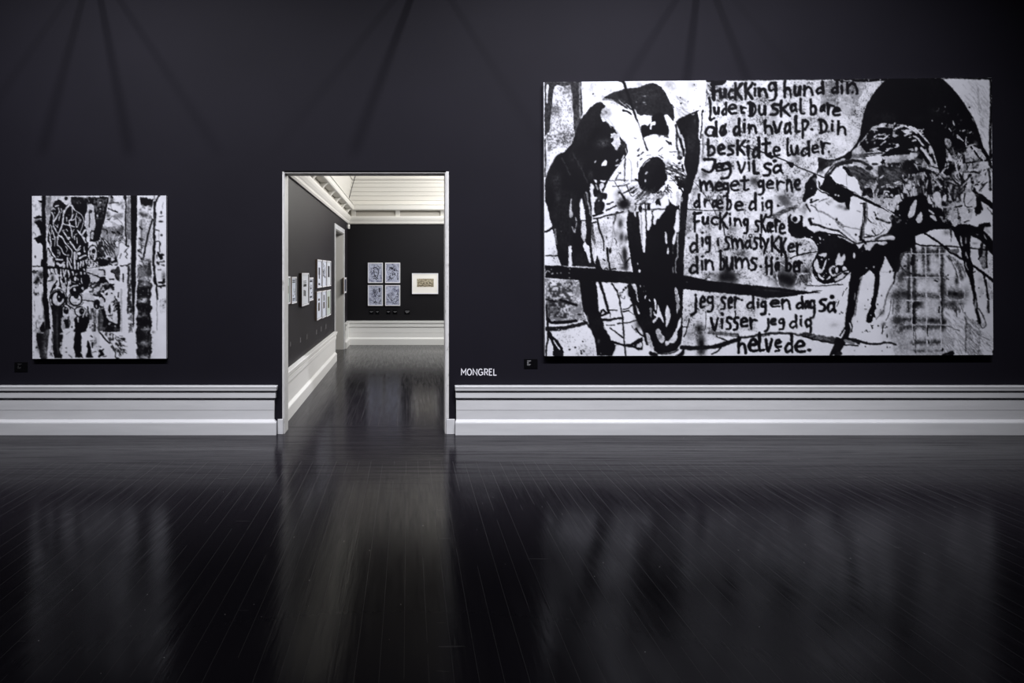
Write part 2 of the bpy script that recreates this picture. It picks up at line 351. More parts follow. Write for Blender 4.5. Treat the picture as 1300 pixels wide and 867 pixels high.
class Art:
    def __init__(s, x0, y0, x1, y1, tiles, scale, seed):
        s.x0, s.y0 = x0, y0
        s.w, s.h = int(round((x1 - x0) * RS)), int(round((y1 - y0) * RS))
        s.v = np.ones((s.h, s.w), np.float32)
        s.tiles, s.sc = tiles, scale
        s.rng = np.random.default_rng(seed)
        n = lambda c, cx=None: _grid_noise(s.h, s.w, c * RS, s.rng, cx and cx * RS)
        s.n1, s.n2 = n(1.0), n(2.2)
        s.n3 = n(5.0); s.n4 = n(14.0)
        s.wx = (n(2.2) - .5) * 1.0 + (n(6) - .5) * 1.4
        s.wy = (n(2.2) - .5) * 1.0 + (n(6) - .5) * 1.4
        s.dryh = n(1.0, 9.0); s.dryv = n(9.0, 1.0)
        s.gy, s.gx = np.mgrid[0:s.h, 0:s.w].astype(np.float32)
        s.gx = s.gx / RS + x0; s.gy = s.gy / RS + y0
        s.cur = None
    def pts(s, text):
        out = []
        for tok in text.replace('|', ' ').split():
            if ',' in tok:
                a, b = tok.split(',')
                tx, ty = s.tiles[s.cur]
                out.append((tx + float(a) / s.sc, ty + float(b) / s.sc))
            else:
                s.cur = tok
        return out
    def box(s, p, m):
        a = np.array(p)
        i0 = max(0, int((a[:, 0].min() - m - s.x0) * RS)); i1 = min(s.w, int((a[:, 0].max() + m - s.x0) * RS) + 1)
        j0 = max(0, int((a[:, 1].min() - m - s.y0) * RS)); j1 = min(s.h, int((a[:, 1].max() + m - s.y0) * RS) + 1)
        return slice(j0, max(j0, j1)), slice(i0, max(i0, i1))
    def smooth(s, p, closed, k=4):
        n = len(p)
        if n < 3: return p
        out = []
        for i in range(n if closed else n - 1):
            if closed:
                a, b, c, d = p[i - 1], p[i], p[(i + 1) % n], p[(i + 2) % n]
            else:
                a, b, c, d = p[max(i - 1, 0)], p[i], p[i + 1], p[min(i + 2, n - 1)]
            for t in range(k):
                t = t / k
                q = []
                for e in range(len(b)):
                    q.append(b[e] + .5 * t * (c[e] - a[e] + t * (2 * a[e] - 5 * b[e] + 4 * c[e] - d[e] + t * (3 * (b[e] - c[e]) + d[e] - a[e]))))
                out.append(tuple(q))
        if not closed: out.append(p[-1])
        return out
    def put(s, sl, a, v):
        s.v[sl] = s.v[sl] * (1 - a) + v * a
    def inside(s, p, sl, warp):
        X = s.gx[sl] + s.wx[sl] * warp; Y = s.gy[sl] + s.wy[sl] * warp
        m = np.zeros(X.shape, bool)
        n = len(p)
        for i in range(n):
            (xa, ya), (xb, yb) = p[i], p[(i + 1) % n]
            if ya == yb: continue
            c = (ya > Y) != (yb > Y)
            m ^= c & (X < (xb - xa) * (Y - ya) / (yb - ya) + xa)
        return m
    def grain(s, sl, dry, kind):
        if not dry: return 1.0
        f = {'h': s.dryh, 'v': s.dryv}.get(kind, s.n2)[sl] * .65 + s.n1[sl] * .35
        return np.clip((f - dry * .62) * 8 + .5, 0, 1)
    def poly(s, text, v=0., o=1., warp=1., dry=0., kind='h', sm=True, soft=0):
        p = s.pts(text)
        if sm: p = s.smooth(p, True, 3)
        sl = s.box(p, 3)
        a = s.inside(p, sl, warp).astype(np.float32)
        s.put(sl, a * o * s.grain(sl, dry, kind), v)
    def dist(s, p, sl, warp):
        X = s.gx[sl] + s.wx[sl] * warp; Y = s.gy[sl] + s.wy[sl] * warp
        best = np.full(X.shape, 9e9, np.float32)
        for i in range(len(p) - 1):
            (xa, ya, ra), (xb, yb, rb) = p[i], p[i + 1]
            dx, dy = xb - xa, yb - ya
            L = dx * dx + dy * dy + 1e-9
            t = np.clip(((X - xa) * dx + (Y - ya) * dy) / L, 0, 1)
            d = np.hypot(X - xa - t * dx, Y - ya - t * dy) - (ra + t * (rb - ra))
            np.minimum(best, d, out=best)
        return best
    def line(s, text, w=30, w2=None, v=0., o=1., warp=.7, dry=0., kind='h', soft=0, sm=True):
        p = text if isinstance(text, list) else s.pts(text)
        w2 = w if w2 is None else w2
        n = len(p)
        q = [(x, y, .5 * (w + (w2 - w) * i / max(1, n - 1)) / s.sc) for i, (x, y) in enumerate(p)]
        if n == 1: q.append((q[0][0] + .01, q[0][1], q[0][2]))
        if sm: q = s.smooth(q, False, 4)
        m = max(w, w2) / s.sc * (1.6 if soft else .6) + 2
        sl = s.box([(a, b) for a, b, _ in q], m)
        d = s.dist(q, sl, warp)
        if soft:
            r = max(w, w2) / s.sc * .5
            a = np.exp(-(np.maximum(d + r, 0) / r) ** 2 * 1.2)
        else:
            a = np.clip(.5 - d * RS * .6, 0, 1)
        s.put(sl, a * o * s.grain(sl, dry, kind), v)
    def lines(s, text, *a, **k):
        for t in text.split(';'): s.line(t, *a, **k)
    def polys(s, text, *a, **k):
        for t in text.split(';'): s.poly(t, *a, **k)
    def smudge(s, text, rx, ry, v=0., o=.8, rough=.35):
        for (x, y) in s.pts(text):
            rx_, ry_ = rx / s.sc, ry / s.sc
            sl = s.box([(x - rx_ * 1.5, y - ry_ * 1.5), (x + rx_ * 1.5, y + ry_ * 1.5)], 0)
            q = ((s.gx[sl] - x) / rx_) ** 2 + ((s.gy[sl] - y) / ry_) ** 2
            a = np.exp(-q * 1.3) * (1 - rough + rough * 2 * (s.n1[sl] * .5 + s.n2[sl] * .5))
            s.put(sl, np.clip(a * o, 0, 1), v)
    def dots(s, text, r=12, v=0., o=1., ry=None):
        for (x, y) in s.pts(text):
            a_, b_ = r / s.sc, (ry or r) / s.sc
            sl = s.box([(x - a_, y - b_), (x + a_, y + b_)], 2)
            X = s.gx[sl] + s.wx[sl] * .3 - x; Y = s.gy[sl] + s.wy[sl] * .3 - y
            d = (np.sqrt((X / a_) ** 2 + (Y / b_) ** 2) - 1) * min(a_, b_)
            s.put(sl, np.clip(.5 - d * RS * .6, 0, 1) * o, v)
    def ring(s, text, rx, ry, w, v=0.):
        for (x, y) in s.pts(text):
            p = [(x + rx / s.sc * math.cos(t * .3927), y + ry / s.sc * math.sin(t * .3927)) for t in range(17)]
            s.line(p, w, v=v)
    def speck(s, text, amount=.5, v=0., o=.8, size=1, kind=None, warp=2., hard=6., sm=False):
        p = s.pts(text)
        sl = s.box(p, 3)
        m = s.inside(p, sl, warp).astype(np.float32)
        f = (s.n1[sl] * .5 + s.n2[sl] * .35 + s.n4[sl] * .3) if size == 1 else \
            (s.n1[sl] * .15 + s.n2[sl] * .6 + s.n3[sl] * .4) if size == 2 else (s.n2[sl] * .3 + s.n3[sl] * .55 + s.n4[sl] * .3)
        if kind: f = f * .5 + (s.dryh if kind == 'h' else s.dryv)[sl] * .55
        a = np.clip((f - (.86 - amount * .6)) * hard + .5, 0, 1)
        s.put(sl, a * m * o, v)
    def scatter(s, text, n, rmin, rmax, v=0.):
        p = s.pts(text); a = np.array(p)
        for _ in range(n):
            x = s.rng.uniform(a[:, 0].min(), a[:, 0].max()); y = s.rng.uniform(a[:, 1].min(), a[:, 1].max())
            r = s.rng.uniform(rmin, rmax) ** 1
            s.line([(x, y)], r * 2, v=v)
    def strokes(s, text, n, length, w, ang, spread, v=0., o=1., curve=.3):
        """many loose brush marks inside a polygon"""
        p = s.pts(text); a = np.array(p)
        k = 0
        while k < n:
            x = s.rng.uniform(a[:, 0].min(), a[:, 0].max()); y = s.rng.uniform(a[:, 1].min(), a[:, 1].max())
            ins = False
            for i in range(len(p)):
                (xa, ya), (xb, yb) = p[i], p[i - 1]
                if (ya > y) != (yb > y) and x < (xb - xa) * (y - ya) / (yb - ya) + xa: ins = not ins
            k += 1
            if not ins: continue
            t = math.radians(ang + s.rng.uniform(-spread, spread)); L = length / s.sc * s.rng.uniform(.5, 1.2)
            c = s.rng.uniform(-curve, curve)
            q = [(x, y), (x + L * .5 * math.cos(t), y + L * .5 * math.sin(t)), (x + L * .5 * math.cos(t) + L * .5 * math.cos(t + c), y + L * .5 * math.sin(t) + L * .5 * math.sin(t + c))]
            s.line(q, w * s.rng.uniform(.6, 1.3), w * s.rng.uniform(.3, .9), v=v, o=o)
    GL = {
     'F': '.15,0 .15,1;.02,.06 1,0;.1,.5 .8,.46', 'u': '0,0 .05,.7 .35,1 .7,.8 .9,.05;.9,.05 1,.95', 'c': '1,.1 .6,0 .15,.3 .08,.7 .45,1 1,.92',
     'K': '.1,0 .12,1;.98,0 .2,.55;.25,.5 1,1', 'k': '.1,0 .12,1;.9,.2 .2,.6;.25,.55 1,1', 'i': '.4,.36 .55,1;.5,0 .52,.02', 'I': '.5,0 .55,1',
     'n': '.05,0 .1,1;.1,.4 .5,.05 .85,.3 1,1', 'g': '.85,.1 .4,0 .08,.2 .3,.45 .8,.35;.85,.02 .95,.6 .75,.95 .1,1', 'h': '.1,0 .1,1;.1,.6 .5,.42 .85,.58 .97,1',
     'd': '.8,0 .88,1;.8,.55 .4,.5 .08,.78 .3,1 .82,.82', 'l': '.25,0 .2,.7 .35,.97 1,.95', 'L': '.1,0 .35,.4 .25,.95 1,.9', 'e': '.1,.52 .92,.38 .7,.04 .3,.1 .04,.55 .3,.96 1,.92',
     'r': '.1,0 .25,1;.22,.45 .5,.12 1,.18', 'D': '.25,0 .25,1;0,.05 .6,.08 1,.5 .7,.92 .05,1', 's': '.98,.08 .3,.08 .2,.35 .8,.58 .72,.94 .02,1',
     'a': '.75,.12 .35,.08 .04,.6 .3,.98 .75,.6;.78,0 .82,.7 1,1', 'b': '.1,0 .12,1;.15,.55 .6,.42 .95,.68 .7,.95 .15,1', 'o': '.7,.1 .3,.05 .02,.55 .35,.98 .9,.7 .8,.2',
     'v': '0,0 .42,1 1,0', 'p': '.2,0 .22,1;.2,.1 .75,0 1,.22 .6,.5 .25,.45', 'J': '.2,.03 1,0 .9,.6 .6,.98 .05,.8', 't': '.45,0 .45,.8 .65,1 1,.9;.02,.3 .95,.25',
     'm': '0,.02 .1,1;.1,.45 .3,.1 .45,.4 .5,.9;.5,.45 .75,.1 .95,.5 1,1', 'y': '0,0 .45,.5;1,0 .15,1', 'H': '.1,0 .15,1;.9,0 .88,1;.1,.55 .9,.45', 'j': '.75,.02 .75,.75 .05,1',
     '/': '1,0 0,1', '.': '.5,.5 .55,.52', 'q': '.2,.3 .5,0 .9,.1 .7,.5 .2,.3;.85,.1 .95,1'}
    def word(s, tile, text, w=38):
        s.cur = tile
        for tok in text.split():
            g, bx = tok[0], tok[1:].lstrip('@')
            x0, y0, x1, y1 = [float(q) for q in bx.split(',')]
            for st in s.GL[g].split(';'):
                p = []
                for q in st.split():
                    a, b = map(float, q.split(','))
                    tx, ty = s.tiles[tile]
                    i = w * .3
                    p.append((tx + (x0 + i + a * (x1 - x0 - 2 * i)) / s.sc, ty + (y0 + i + b * (y1 - y0 - 2 * i)) / s.sc))
                s.line(p, w * s.rng.uniform(.90, 1.14), w * s.rng.uniform(.68, 1.0), v=.03, warp=.75)
    def blur(s, a, r):
        r = max(1, int(r))
        for ax in (0, 1):
            p = np.pad(a, [(r + 1, r) if k == ax else (0, 0) for k in (0, 1)], mode='edge')
            c = np.cumsum(p, axis=ax, dtype=np.float64)
            n = a.shape[ax]
            a = ((c[2 * r + 1:] - c[:n]) if ax == 0 else (c[:, 2 * r + 1:] - c[:, :n])) / (2 * r + 1)
        return a.astype(np.float32)
    def finish(s):
        """ragged bristle edges, thin paint showing the cloth, soft bleed"""
        m = s.blur(s.blur(s.v, 3), 3)
        e = np.clip(1 - np.abs(m - .5) * 2.2, 0, 1)
        s.v = s.v + (s.n1 - .5) * e * .5 + (s.n2 - .5) * e * .4
        q = _grid_noise(s.h, s.w, 26 * RS, s.rng)
        thin = np.clip((q - .52) * 4, 0, 1) * (s.v < .3)
        s.v = s.v + thin * (s.dryv * .3 + s.n2 * .7) * .07
        s.v = np.clip(.3 * s.blur(s.v, 1) + .7 * s.v, 0, 1)
    def result(s):
        h, w = s.h // 2 * 2, s.w // 2 * 2
        a = s.v[:h, :w]
        return (a[0::2, 0::2] + a[1::2, 0::2] + a[0::2, 1::2] + a[1::2, 1::2]) * .25
def paint_dogs():
    T = dict(A1=(685, 95), A2=(785, 95), B1=(685, 170), B2=(785, 170), C1=(685, 245), C2=(785, 245), D1=(685, 315), D2=(785, 315), E1=(685, 380), E2=(785, 380),
             F1=(890, 95), F2=(990, 95), G1=(870, 170), G2=(970, 170), H1=(865, 245), H2=(960, 245), I1=(865, 315), I2=(960, 315), J1=(865, 380), J2=(960, 380),
             K1=(1060, 95), K2=(1160, 95), L1=(1060, 170), L2=(1160, 170), M1=(1060, 245), M2=(1160, 245), N1=(1060, 315), N2=(1160, 315), O1=(1060, 380), O2=(1160, 380))
    A = Art(690, 97, 1262, 453, T, 10.836, 7)
    P, L, S, K, D, W = A.poly, A.line, A.smudge, A.speck, A.dots, A.word
    A.v *= .965 - .05 * A.n4
    # --- ground textures
    K('A1 60,80 600,80 600,867 60,867 | E1 60,775 600,775 | D1 800,300 | C1 60,300', .06, .6, .5)
    P('A1 66,92 572,88 585,350 592,520 560,620 480,867 | B1 490,40 | A1 66,850', .17, warp=.5, sm=False)
    L('A1 555,110 550,300 560,590', 26, v=.42, dry=.35, kind='v')
    P('A1 205,160 235,132 330,152 425,135 440,260 460,560 480,860 | B1 470,80 430,150 340,240 240,290 140,450 80,600 66,590 75,300 75,130 | A1 75,830 130,780 150,620 165,450 190,250', .93, warp=1, sm=False)
    P('A1 90,150 128,150 115,260 106,380 94,370', .85, warp=.6, dry=.35)
    K('A1 205,160 425,135 440,260 460,560 480,860 | B1 440,130 380,200 120,200 80,100 | A1 130,780 165,450', .42, .1, .8, 1, hard=4)
    K('B1 80,0 470,0 400,140 100,230', .55, .1, .8, 1, hard=4)
    K('B1 66,180 330,220 180,350 80,560', .25, .3, .6)
    L('B1 72,60 76,250 80,400 72,580', 22, v=.05, dry=.6, kind='v')
    K('A1 590,95 1150,95 1000,240 700,430 595,570', .10, .55, .6, 3)
    K('D1 75,420 545,440 560,600 600,867 | E1 630,290 500,300 110,270 75,0', .50, .15, .75, 1, hard=4)
    K('D1 110,470 440,470 460,640 420,867 | E1 420,250 130,250', .50, .05, .75, 2)
    K('E1 200,430 720,380 770,775 330,775', .28, .35, .6, 1)
    K('C1 70,430 180,480 250,860 | D1 290,230 66,230', .16, .4, .6)
    K('C1 740,300 1192,250 1192,867 | D1 1192,310 850,290 | C1 740,700', .30, .3, .65, 1)
    # lettering ground: gritty grey
    g = 'F1 85,90 | F2 600,75 1192,90 | K1 690,90 440,390 360,700 340,867 | L1 250,170 0,330 | G2 745,330 680,520 570,690 550,860 | H2 640,120 440,330 430,560 | H2 800,690 840,800 | I2 770,200 780,330 700,480 | I2 660,600 300,690 | J2 130,0 0,300 20,430 | J1 900,440 420,560 20,640 | E2 880,640 890,0 | D2 905,570 | C2 920,560 950,200 | B2 1010,800 1110,400 | G1 200,300 240,10'
    P(g, .88, .8, warp=2, sm=False)
    K(g, .41, .36, .85, 1, hard=7)
    K(g, .29, .08, .9, 1, hard=12)
    K(g, .42, .99, .7, 2, hard=5)
    K('F2 560,80 1192,90 1000,540 | K1 300,560 | F2 950,560 560,400', .62, .35, .6, 1, hard=4)
    P('F2 800,260 920,270 1000,420 960,560 820,560 800,440', .92, .45, warp=5)
    S('F1 450,640 1000,560', 60, 160, .3, .35); S('G1 620,180 930,640 280,540', 80, 60, .15, .5); S('G1 950,660', 60, 70, .02, .6)
    S('H2 400,120', 110, 110, .1, .75); S('H2 350,60', 70, 50, .1, .5); S('G2 450,330', 80, 90, .3, .45)
    L('H2 230,330 380,250 560,180', 60, v=.3, dry=.45); L('H2 150,300 380,180', 20, v=.85, dry=.3)
    S('H1 90,450 120,330', 60, 90, .35, .5); S('H1 700,490', 90, 60, .3, .5)
    S('C2 1000,350', 30, 120, .4, .5); S('B2 1170,330', 40, 60, .3, .6); S('B2 1060,790 1180,560', 50, 90, .3, .5)
    S('I1 820,70', 120, 40, .2, .5); S('I1 450,380', 60, 60, .3, .6)
    P('J1 40,690 420,690 560,650 720,620 1192,500 | J2 1080,610 1050,770 | J1 30,772', .93, 1, warp=1, sm=False)
    P('J2 0,20 440,100 1192,300 1192,480 800,430 480,440 100,440 20,420', .93, .75, warp=3)
    # --- first dog: dark masses
    P('A1 570,600 640,510 700,440 770,385 840,360 870,390 915,430 860,470 835,540 840,600 870,650 910,630 950,680 1010,720 1060,790 | B2 20,30 60,80 110,150 125,240 110,300 60,350 0,430 | B1 1130,390 1060,470 1000,560 940,650 860,820 900,867 700,867 | C1 720,250 715,430 710,640 730,867 | D1 770,260 300,240 | C1 250,867 210,640 165,440 110,220 75,110 | B1 70,867 75,610 100,540 140,450 190,350 240,290 340,240 430,150 490,0 | A1 480,867 510,740', .05, warp=.7, sm=False)
    S('B1 880,130', 110, 70, .28, .7, .2); S('B1 940,200', 80, 40, .02, .9); S('B1 230,640', 70, 130, .24, .5); S('B1 560,420 450,330', 60, 120, .14, .5); S('A1 900,520', 80, 60, .02, .6)
    S('B1 700,560', 40, 60, .2, .6); S('C1 240,60', 40, 100, .16, .6); S('B1 1150,150', 50, 90, .25, .5)
    L('B1 460,280 560,460 660,660', 20, v=.16, dry=.4); L('B1 300,330 420,560', 18, v=.15, dry=.4)
    P('B1 985,0 1080,0 1110,100 1090,180 1060,225 1030,180 980,130 1012,90 1000,40', .86); S('B1 1060,150', 40, 60, .6, .5)
    P('A1 1000,820 1040,790 1080,867 985,867', .7)
    P('B1 845,435 880,378 905,358 926,375 912,430 880,432', .98, warp=.3); P('B1 748,395 775,358 772,388', .75, warp=.3)
    L('B1 1050,370 1075,350', 16, v=.7); L('B1 1130,350 1160,300', 18, v=.85); L('B1 1040,440 1090,420', 16, v=.8); L('B1 1180,200 1192,260', 14, v=.6)
    A.polys('B1 700,680 730,690 755,740 740,760 735,867 708,867 695,760;745,620 790,640 782,672 762,652;840,640 905,635 882,662 850,660;822,692 875,680 872,740 850,760 862,822 840,790 828,740', .85)
    L('B1 640,800 660,867', 22, v=.5); L('B1 775,700 800,760', 18, v=.55, dry=.3); L('C1 655,0 660,100 690,230 702,310', 18, v=.55, dry=.35, kind='v'); L('C1 615,20 640,160', 10, v=.3)
    # ear slits
    A.polys('C1 580,70 600,140 620,300 640,430 640,560 620,640 600,650 575,560 575,420 550,330 555,200 555,130;390,745 430,730 436,867 | D1 440,150 440,255 395,255 400,100 395,0;C1 620,660 645,700 680,740 690,867 660,840 600,740;D1 640,0 690,60 700,180 670,180 650,80 610,30;720,0 745,60 765,120 770,210 750,190', .93)
    P('C1 430,65 440,130 430,200 450,260 460,300 430,340 400,290 405,220 420,140', .75); K('C1 575,400 640,400 640,640 590,640', .4, .3, .7)
    A.lines('C1 490,340 500,380;505,400 500,460;445,470 470,530;480,530 492,490', 14, v=.6); L('C1 215,500 220,600 230,700', 22, v=.45, dry=.3, kind='v'); L('C1 300,530', 16, v=.25)
    L('C1 560,385 640,372', 16); L('C1 70,535 130,512 170,478', 32)
    # gap then the dark blob beside it
    P('C1 720,0 755,60 752,290 722,300 725,130', .9, warp=1)
    P('C1 770,0 920,0 915,90 880,80 860,100 900,150 895,210 850,270 790,290 760,260 750,130 785,60', .07); S('C1 820,60 800,200', 40, 60, .22, .5); D('C1 812,104', 9, .6)
    P('C1 712,440 738,440 768,700 722,660', .3, dry=.2); P('C1 720,660 745,690 760,800 730,860', .8)
    A.lines('C1 740,312 800,292 870,268', 30); A.lines('C1 740,355 830,340 920,310 1060,280 1145,258;920,240 1050,178', 22, dry=.15); A.lines('C1 720,412 770,395;930,150 1010,120', 20)
    L('C1 790,350 830,520 880,660 880,790', 28, 20, dry=.3, kind='v'); A.lines('C1 930,760 930,867;D1 930,0 942,180', 32, 24); L('D1 955,200 968,290', 24, dry=.3); L('C1 1060,260 1010,425', 26, 14)
    D('C1 970,790', 18, ry=40); D('C1 920,610', 8, ry=20); D('C1 937,343', 12); D('C1 1050,690', 6, ry=16)
    S('C1 1110,420 1125,600', 40, 80, .05, .85); S('C1 1060,560 1040,330', 40, 60, .4, .6); S('C1 1165,800 1192,620', 30, 60, .05, .8); S('C1 1150,140', 80, 60, .02, .95); L('C1 1130,10 1175,95', 26, v=.1)
    A.lines('C1 1010,420 1000,640 960,760;1000,400 1040,600', 14, v=.5, o=.6); S('C1 1090,60', 60, 70, .6, .5); S('B1 1080,820', 60, 50, .55, .6)
    P('D1 770,130 800,118 842,260 862,295 760,295', .03); A.lines('D1 870,150 900,172', 16); P('D1 880,292 920,260 955,288 1050,262 1062,295', .05, sm=False)
    S('D1 1170,110 1180,220', 26, 70, .05, .9); A.lines('D1 1080,220 1192,225;1090,60 1150,200', 10, v=.25); S('D1 1150,270', 60, 30, .1, .7)
    L('D1 80,100 130,95 180,105 245,98', 18, v=.1, dry=.55); D('D1 195,135', 9, .2)
    # crown of the head
    P('A1 850,340 950,265 1050,225 1192,180 | A2 60,185 130,180 200,180 290,165 380,125 470,105 530,125 590,170 650,250 710,370 755,470 770,580 755,640 720,600 690,560 660,538 630,560 600,530 545,530 500,545 470,565 350,545 300,560 255,540 235,480 180,450 100,390 40,340 0,335 | A1 1100,360 1050,350 980,335 900,320 870,332', .10, warp=.6, sm=False)
    S('A2 300,300 420,250', 160, 90, .17, .5)
    L('A1 870,335 960,340 1050,360', 22, v=.5, dry=.5); K('A1 870,330 1192,360 1192,470 1000,400', .35, .3, .7)
    A.lines('A1 1040,345 1100,395 1192,450', 34, 22, v=.2, dry=.2); A.lines('A2 0,365 60,420 120,460;20,330 110,420 190,480', 34, 18, v=.15, dry=.3); L('A2 60,488 120,502 172,545', 28, 24); K('A2 60,350 200,450 190,540 20,430', .3, .4, .6)
    L('A1 1140,480 1192,495', 22)
    D('A2 360,287', 18, .5, ry=9); D('A2 245,373', 10, .45); D('A2 350,378', 22, .5, ry=7); D('A2 375,405', 12, .4, ry=5); D('A2 250,445', 6, .3, ry=14)
    P('A2 545,520 600,530 640,590 665,680 690,720 690,820 600,835 520,820 470,820 400,842 330,860 305,740 320,690 380,680 400,695 440,660 455,640 450,585 500,545', .03, warp=.8)
    P('A2 445,660 500,638 511,665 495,690 460,690 455,748 432,745 437,700', .95, warp=.4)
    K('A2 540,815 690,815 700,867 540,867', .45, .1, .9, 2)
    L('A2 25,75 75,110 150,330 230,560 262,630', 44, 22); L('A2 255,620 295,715', 12, 8, v=.25); L('A2 290,700 310,780', 10, v=.3); L('B2 340,60 365,130 402,222', 18, 26, v=.06)
    L('A1 870,500 1000,680 1100,840', 26, v=.75, dry=.3, o=.8); L('A1 850,540 980,720', 12, v=.7); D('A1 923,510', 10, .4)
    # upper right of the head: smears and drops
    S('A2 700,130', 110, 60, .6, .75); S('A2 740,190', 80, 40, .55, .5); S('A2 285,120 1045,140', 60, 40, .55, .6); S('A1 700,220', 60, 60, .7, .6)
    A.strokes('A2 680,220 880,300 880,560 800,560 720,330', 60, 110, 10, 35, 15, v=.62, o=.6)
    D('A2 852,310', 10); D('A2 858,390', 14); D('A2 955,365', 8, .2); D('A2 1122,432', 8); D('A2 1035,485', 6); D('A1 735,260', 11); D('A1 895,195', 8, .5); D('A2 1045,135', 9); D('A2 1072,190 1046,212', 7, .4); L('A2 735,415 760,450', 16, v=.2)
    # right ear
    P('A2 785,648 850,590 930,550 1040,505 1118,482 1085,515 1100,560 1110,640 1102,867 | B2 1130,100 1112,380 1080,540 1040,640 1000,800 | C2 965,20 950,200 920,560 900,867 | D2 900,370 800,350 | C2 815,867 835,560 842,300 850,150 870,60 | B2 860,867 890,780 910,640 940,560 925,500 900,400 925,250 905,100 870,0 | A2 870,840 830,740', .055, warp=.5, sm=False)
    S('B2 1000,200', 50, 200, .14, .5); S('B2 960,120', 12, 100, .22, .5); S('A2 1050,640', 14, 60, .3, .5); P('A2 1000,542 1040,528 1030,548', .8)
    L('A2 1120,500 1138,600 1128,867', 12, v=.9); L('A2 1150,500 1150,640 1130,867', 20, v=.1, dry=.25, kind='v'); D('A2 1162,500', 14, ry=22); L('B2 1155,0 1165,150 1160,280', 16, v=.3, dry=.35, kind='v')
    L('A2 790,690 800,780 830,867', 28, v=.05, dry=.4); L('B2 800,0 800,120 830,300', 26, v=.15, dry=.55, kind='v'); A.lines('B2 845,70 870,150 890,220;890,210 900,300', 40, 30, dry=.2); D('B2 842,325', 38, .05, ry=30); L('B2 830,240 830,340', 26, v=.2, dry=.3)
    P('B2 820,390 860,360 890,390 850,420', .75); D('B2 835,402', 16, .1); L('B2 880,430 890,500', 30); S('B2 850,270', 40, 40, .3, .7); P('B2 850,0 900,60 885,90 840,40', .85)
    # muzzle
    P('B2 265,590 280,500 330,410 400,350 480,318 550,318 600,345 635,400 650,470 650,540 672,610 650,680 600,720 560,770 500,812 440,812 360,790 300,750 270,690', .04, warp=.8)
    L('B2 335,440 370,395 430,350', 12, v=.6, dry=.3); L('B2 372,545 395,520', 18, v=.75); D('B2 368,642', 13, .92, ry=18); P('B2 650,640 690,650 670,690 645,680', .95)
    A.lines('B2 262,228 285,200;315,270 345,250;262,305 285,285;305,350 325,335', 20, v=.12); L('B2 605,182 545,240', 14, 8, v=.1); L('B2 555,292 620,330', 16, 10); A.lines('B2 380,300 440,290;610,280 560,310', 10, v=.5); L('B2 700,240 790,240', 14, v=.35, dry=.2); D('B2 762,292', 9, .1); L('B2 210,50 240,60', 14, v=.5)
    A.strokes('B2 600,20 700,100 740,140 660,130', 26, 40, 18, 40, 30, v=.08); A.strokes('B2 640,330 800,420 930,560 920,760 700,640 650,520', 150, 110, 12, 28, 28, v=.08, o=.9); S('B2 680,400', 50, 60, .5, .6)
    A.strokes('B2 780,560 900,640 880,860 820,760', 50, 70, 26, 55, 25, v=.04)
    A.lines('B2 655,470 740,440;660,490 730,470', 18, 8); A.lines('B2 820,490 880,520;650,545 700,560', 16, 10)
    A.lines('B2 95,330 90,500 85,640', 12, v=.2); D('B2 85,640', 13); D('B2 88,555', 8, .2, ry=20); L('B2 140,340 175,420 180,660', 14, v=.6, o=.7); L('B2 265,380 265,450', 18, v=.5); A.lines('B2 0,640 140,630;30,545 0,520', 12, v=.45)
    A.lines('B2 0,720 90,700 150,685', 14); L('B2 70,815 150,770 210,735', 16, 22); L('B2 185,800 260,755', 28, 14); L('B2 110,700 130,760 180,850', 10); L('B2 190,860 290,790', 10, v=.2); A.strokes('B2 60,680 300,760 360,860 200,867 100,850', 40, 90, 8, -35, 15, v=.3); A.strokes('C2 160,0 620,0 560,110 260,180', 60, 110, 13, -45, 20, v=.15); S('B2 320,840', 90, 50, .3, .6)
    L('B2 235,625 270,640', 30); A.lines('B2 180,640 250,640', 14, v=.4, dry=.3); A.strokes('B2 480,800 700,690 720,860 420,867', 50, 70, 14, 40, 30, v=.1); D('B2 660,825 680,705', 12)
    L('B2 0,800 40,830 65,867', 28, v=.15, dry=.2); S('B2 20,780', 40, 40, .5, .5); L('C2 40,0 80,90', 26, v=.1)
    S('C2 90,150', 90, 80, .02, 1., .15); S('C2 60,170', 70, 70, .02, .8); S('C2 190,200', 50, 80, .1, .8)
    L('C1 1030,620 1060,680', 10); A.lines('B1 950,640 1192,632;1000,720 1192,700;1100,540 1050,610 1020,650', 12, v=.2); A.lines('B1 1030,660 1080,740 1130,820 1150,867;1165,360 1170,600', 12, v=.25); D('B1 1055,607 1110,530 1165,645', 11, .1)
    # open mouth
    P('C2 130,230 200,270 280,250 340,210 460,240 640,205 690,80 720,140 790,180 840,160 | C2 835,560 | D2 890,370 890,567 | E2 885,0 880,500 860,600 800,690 700,735 560,742 500,722 430,565 330,430 250,230 190,0 | D2 130,640 150,500 240,500 | D2 200,330 | C2 165,867 130,640 110,400', .03, warp=.7, sm=False)
    A.polys('C2 280,270 340,240 370,290 375,640 365,802 342,790 310,640 290,420;385,250 440,240 465,300 455,380 440,470 410,515 395,490 390,360;470,260 540,225 640,225 600,290 560,350 532,350 500,432 470,400 490,330;220,258 246,265 240,322 225,312', .93, warp=.6)
    A.lines('C2 315,300 325,640', 14, v=.55, dry=.4, kind='v')
    P('C2 150,235 270,262 640,205 690,85 680,0 480,0 200,100', .85, .55, warp=2); A.strokes('C2 200,60 640,20 600,170 240,230', 46, 90, 12, -30, 30, v=.2)
    A.polys('C2 508,105 560,72 580,178 545,150 520,160;388,172 432,150 432,232 395,228;275,180 320,170 320,262 280,250;640,200 660,205 640,240', .03, warp=.6); P('C2 440,150 500,130 510,200 440,215', .92); P('C2 585,80 650,20 690,90 670,180 590,180', .94)
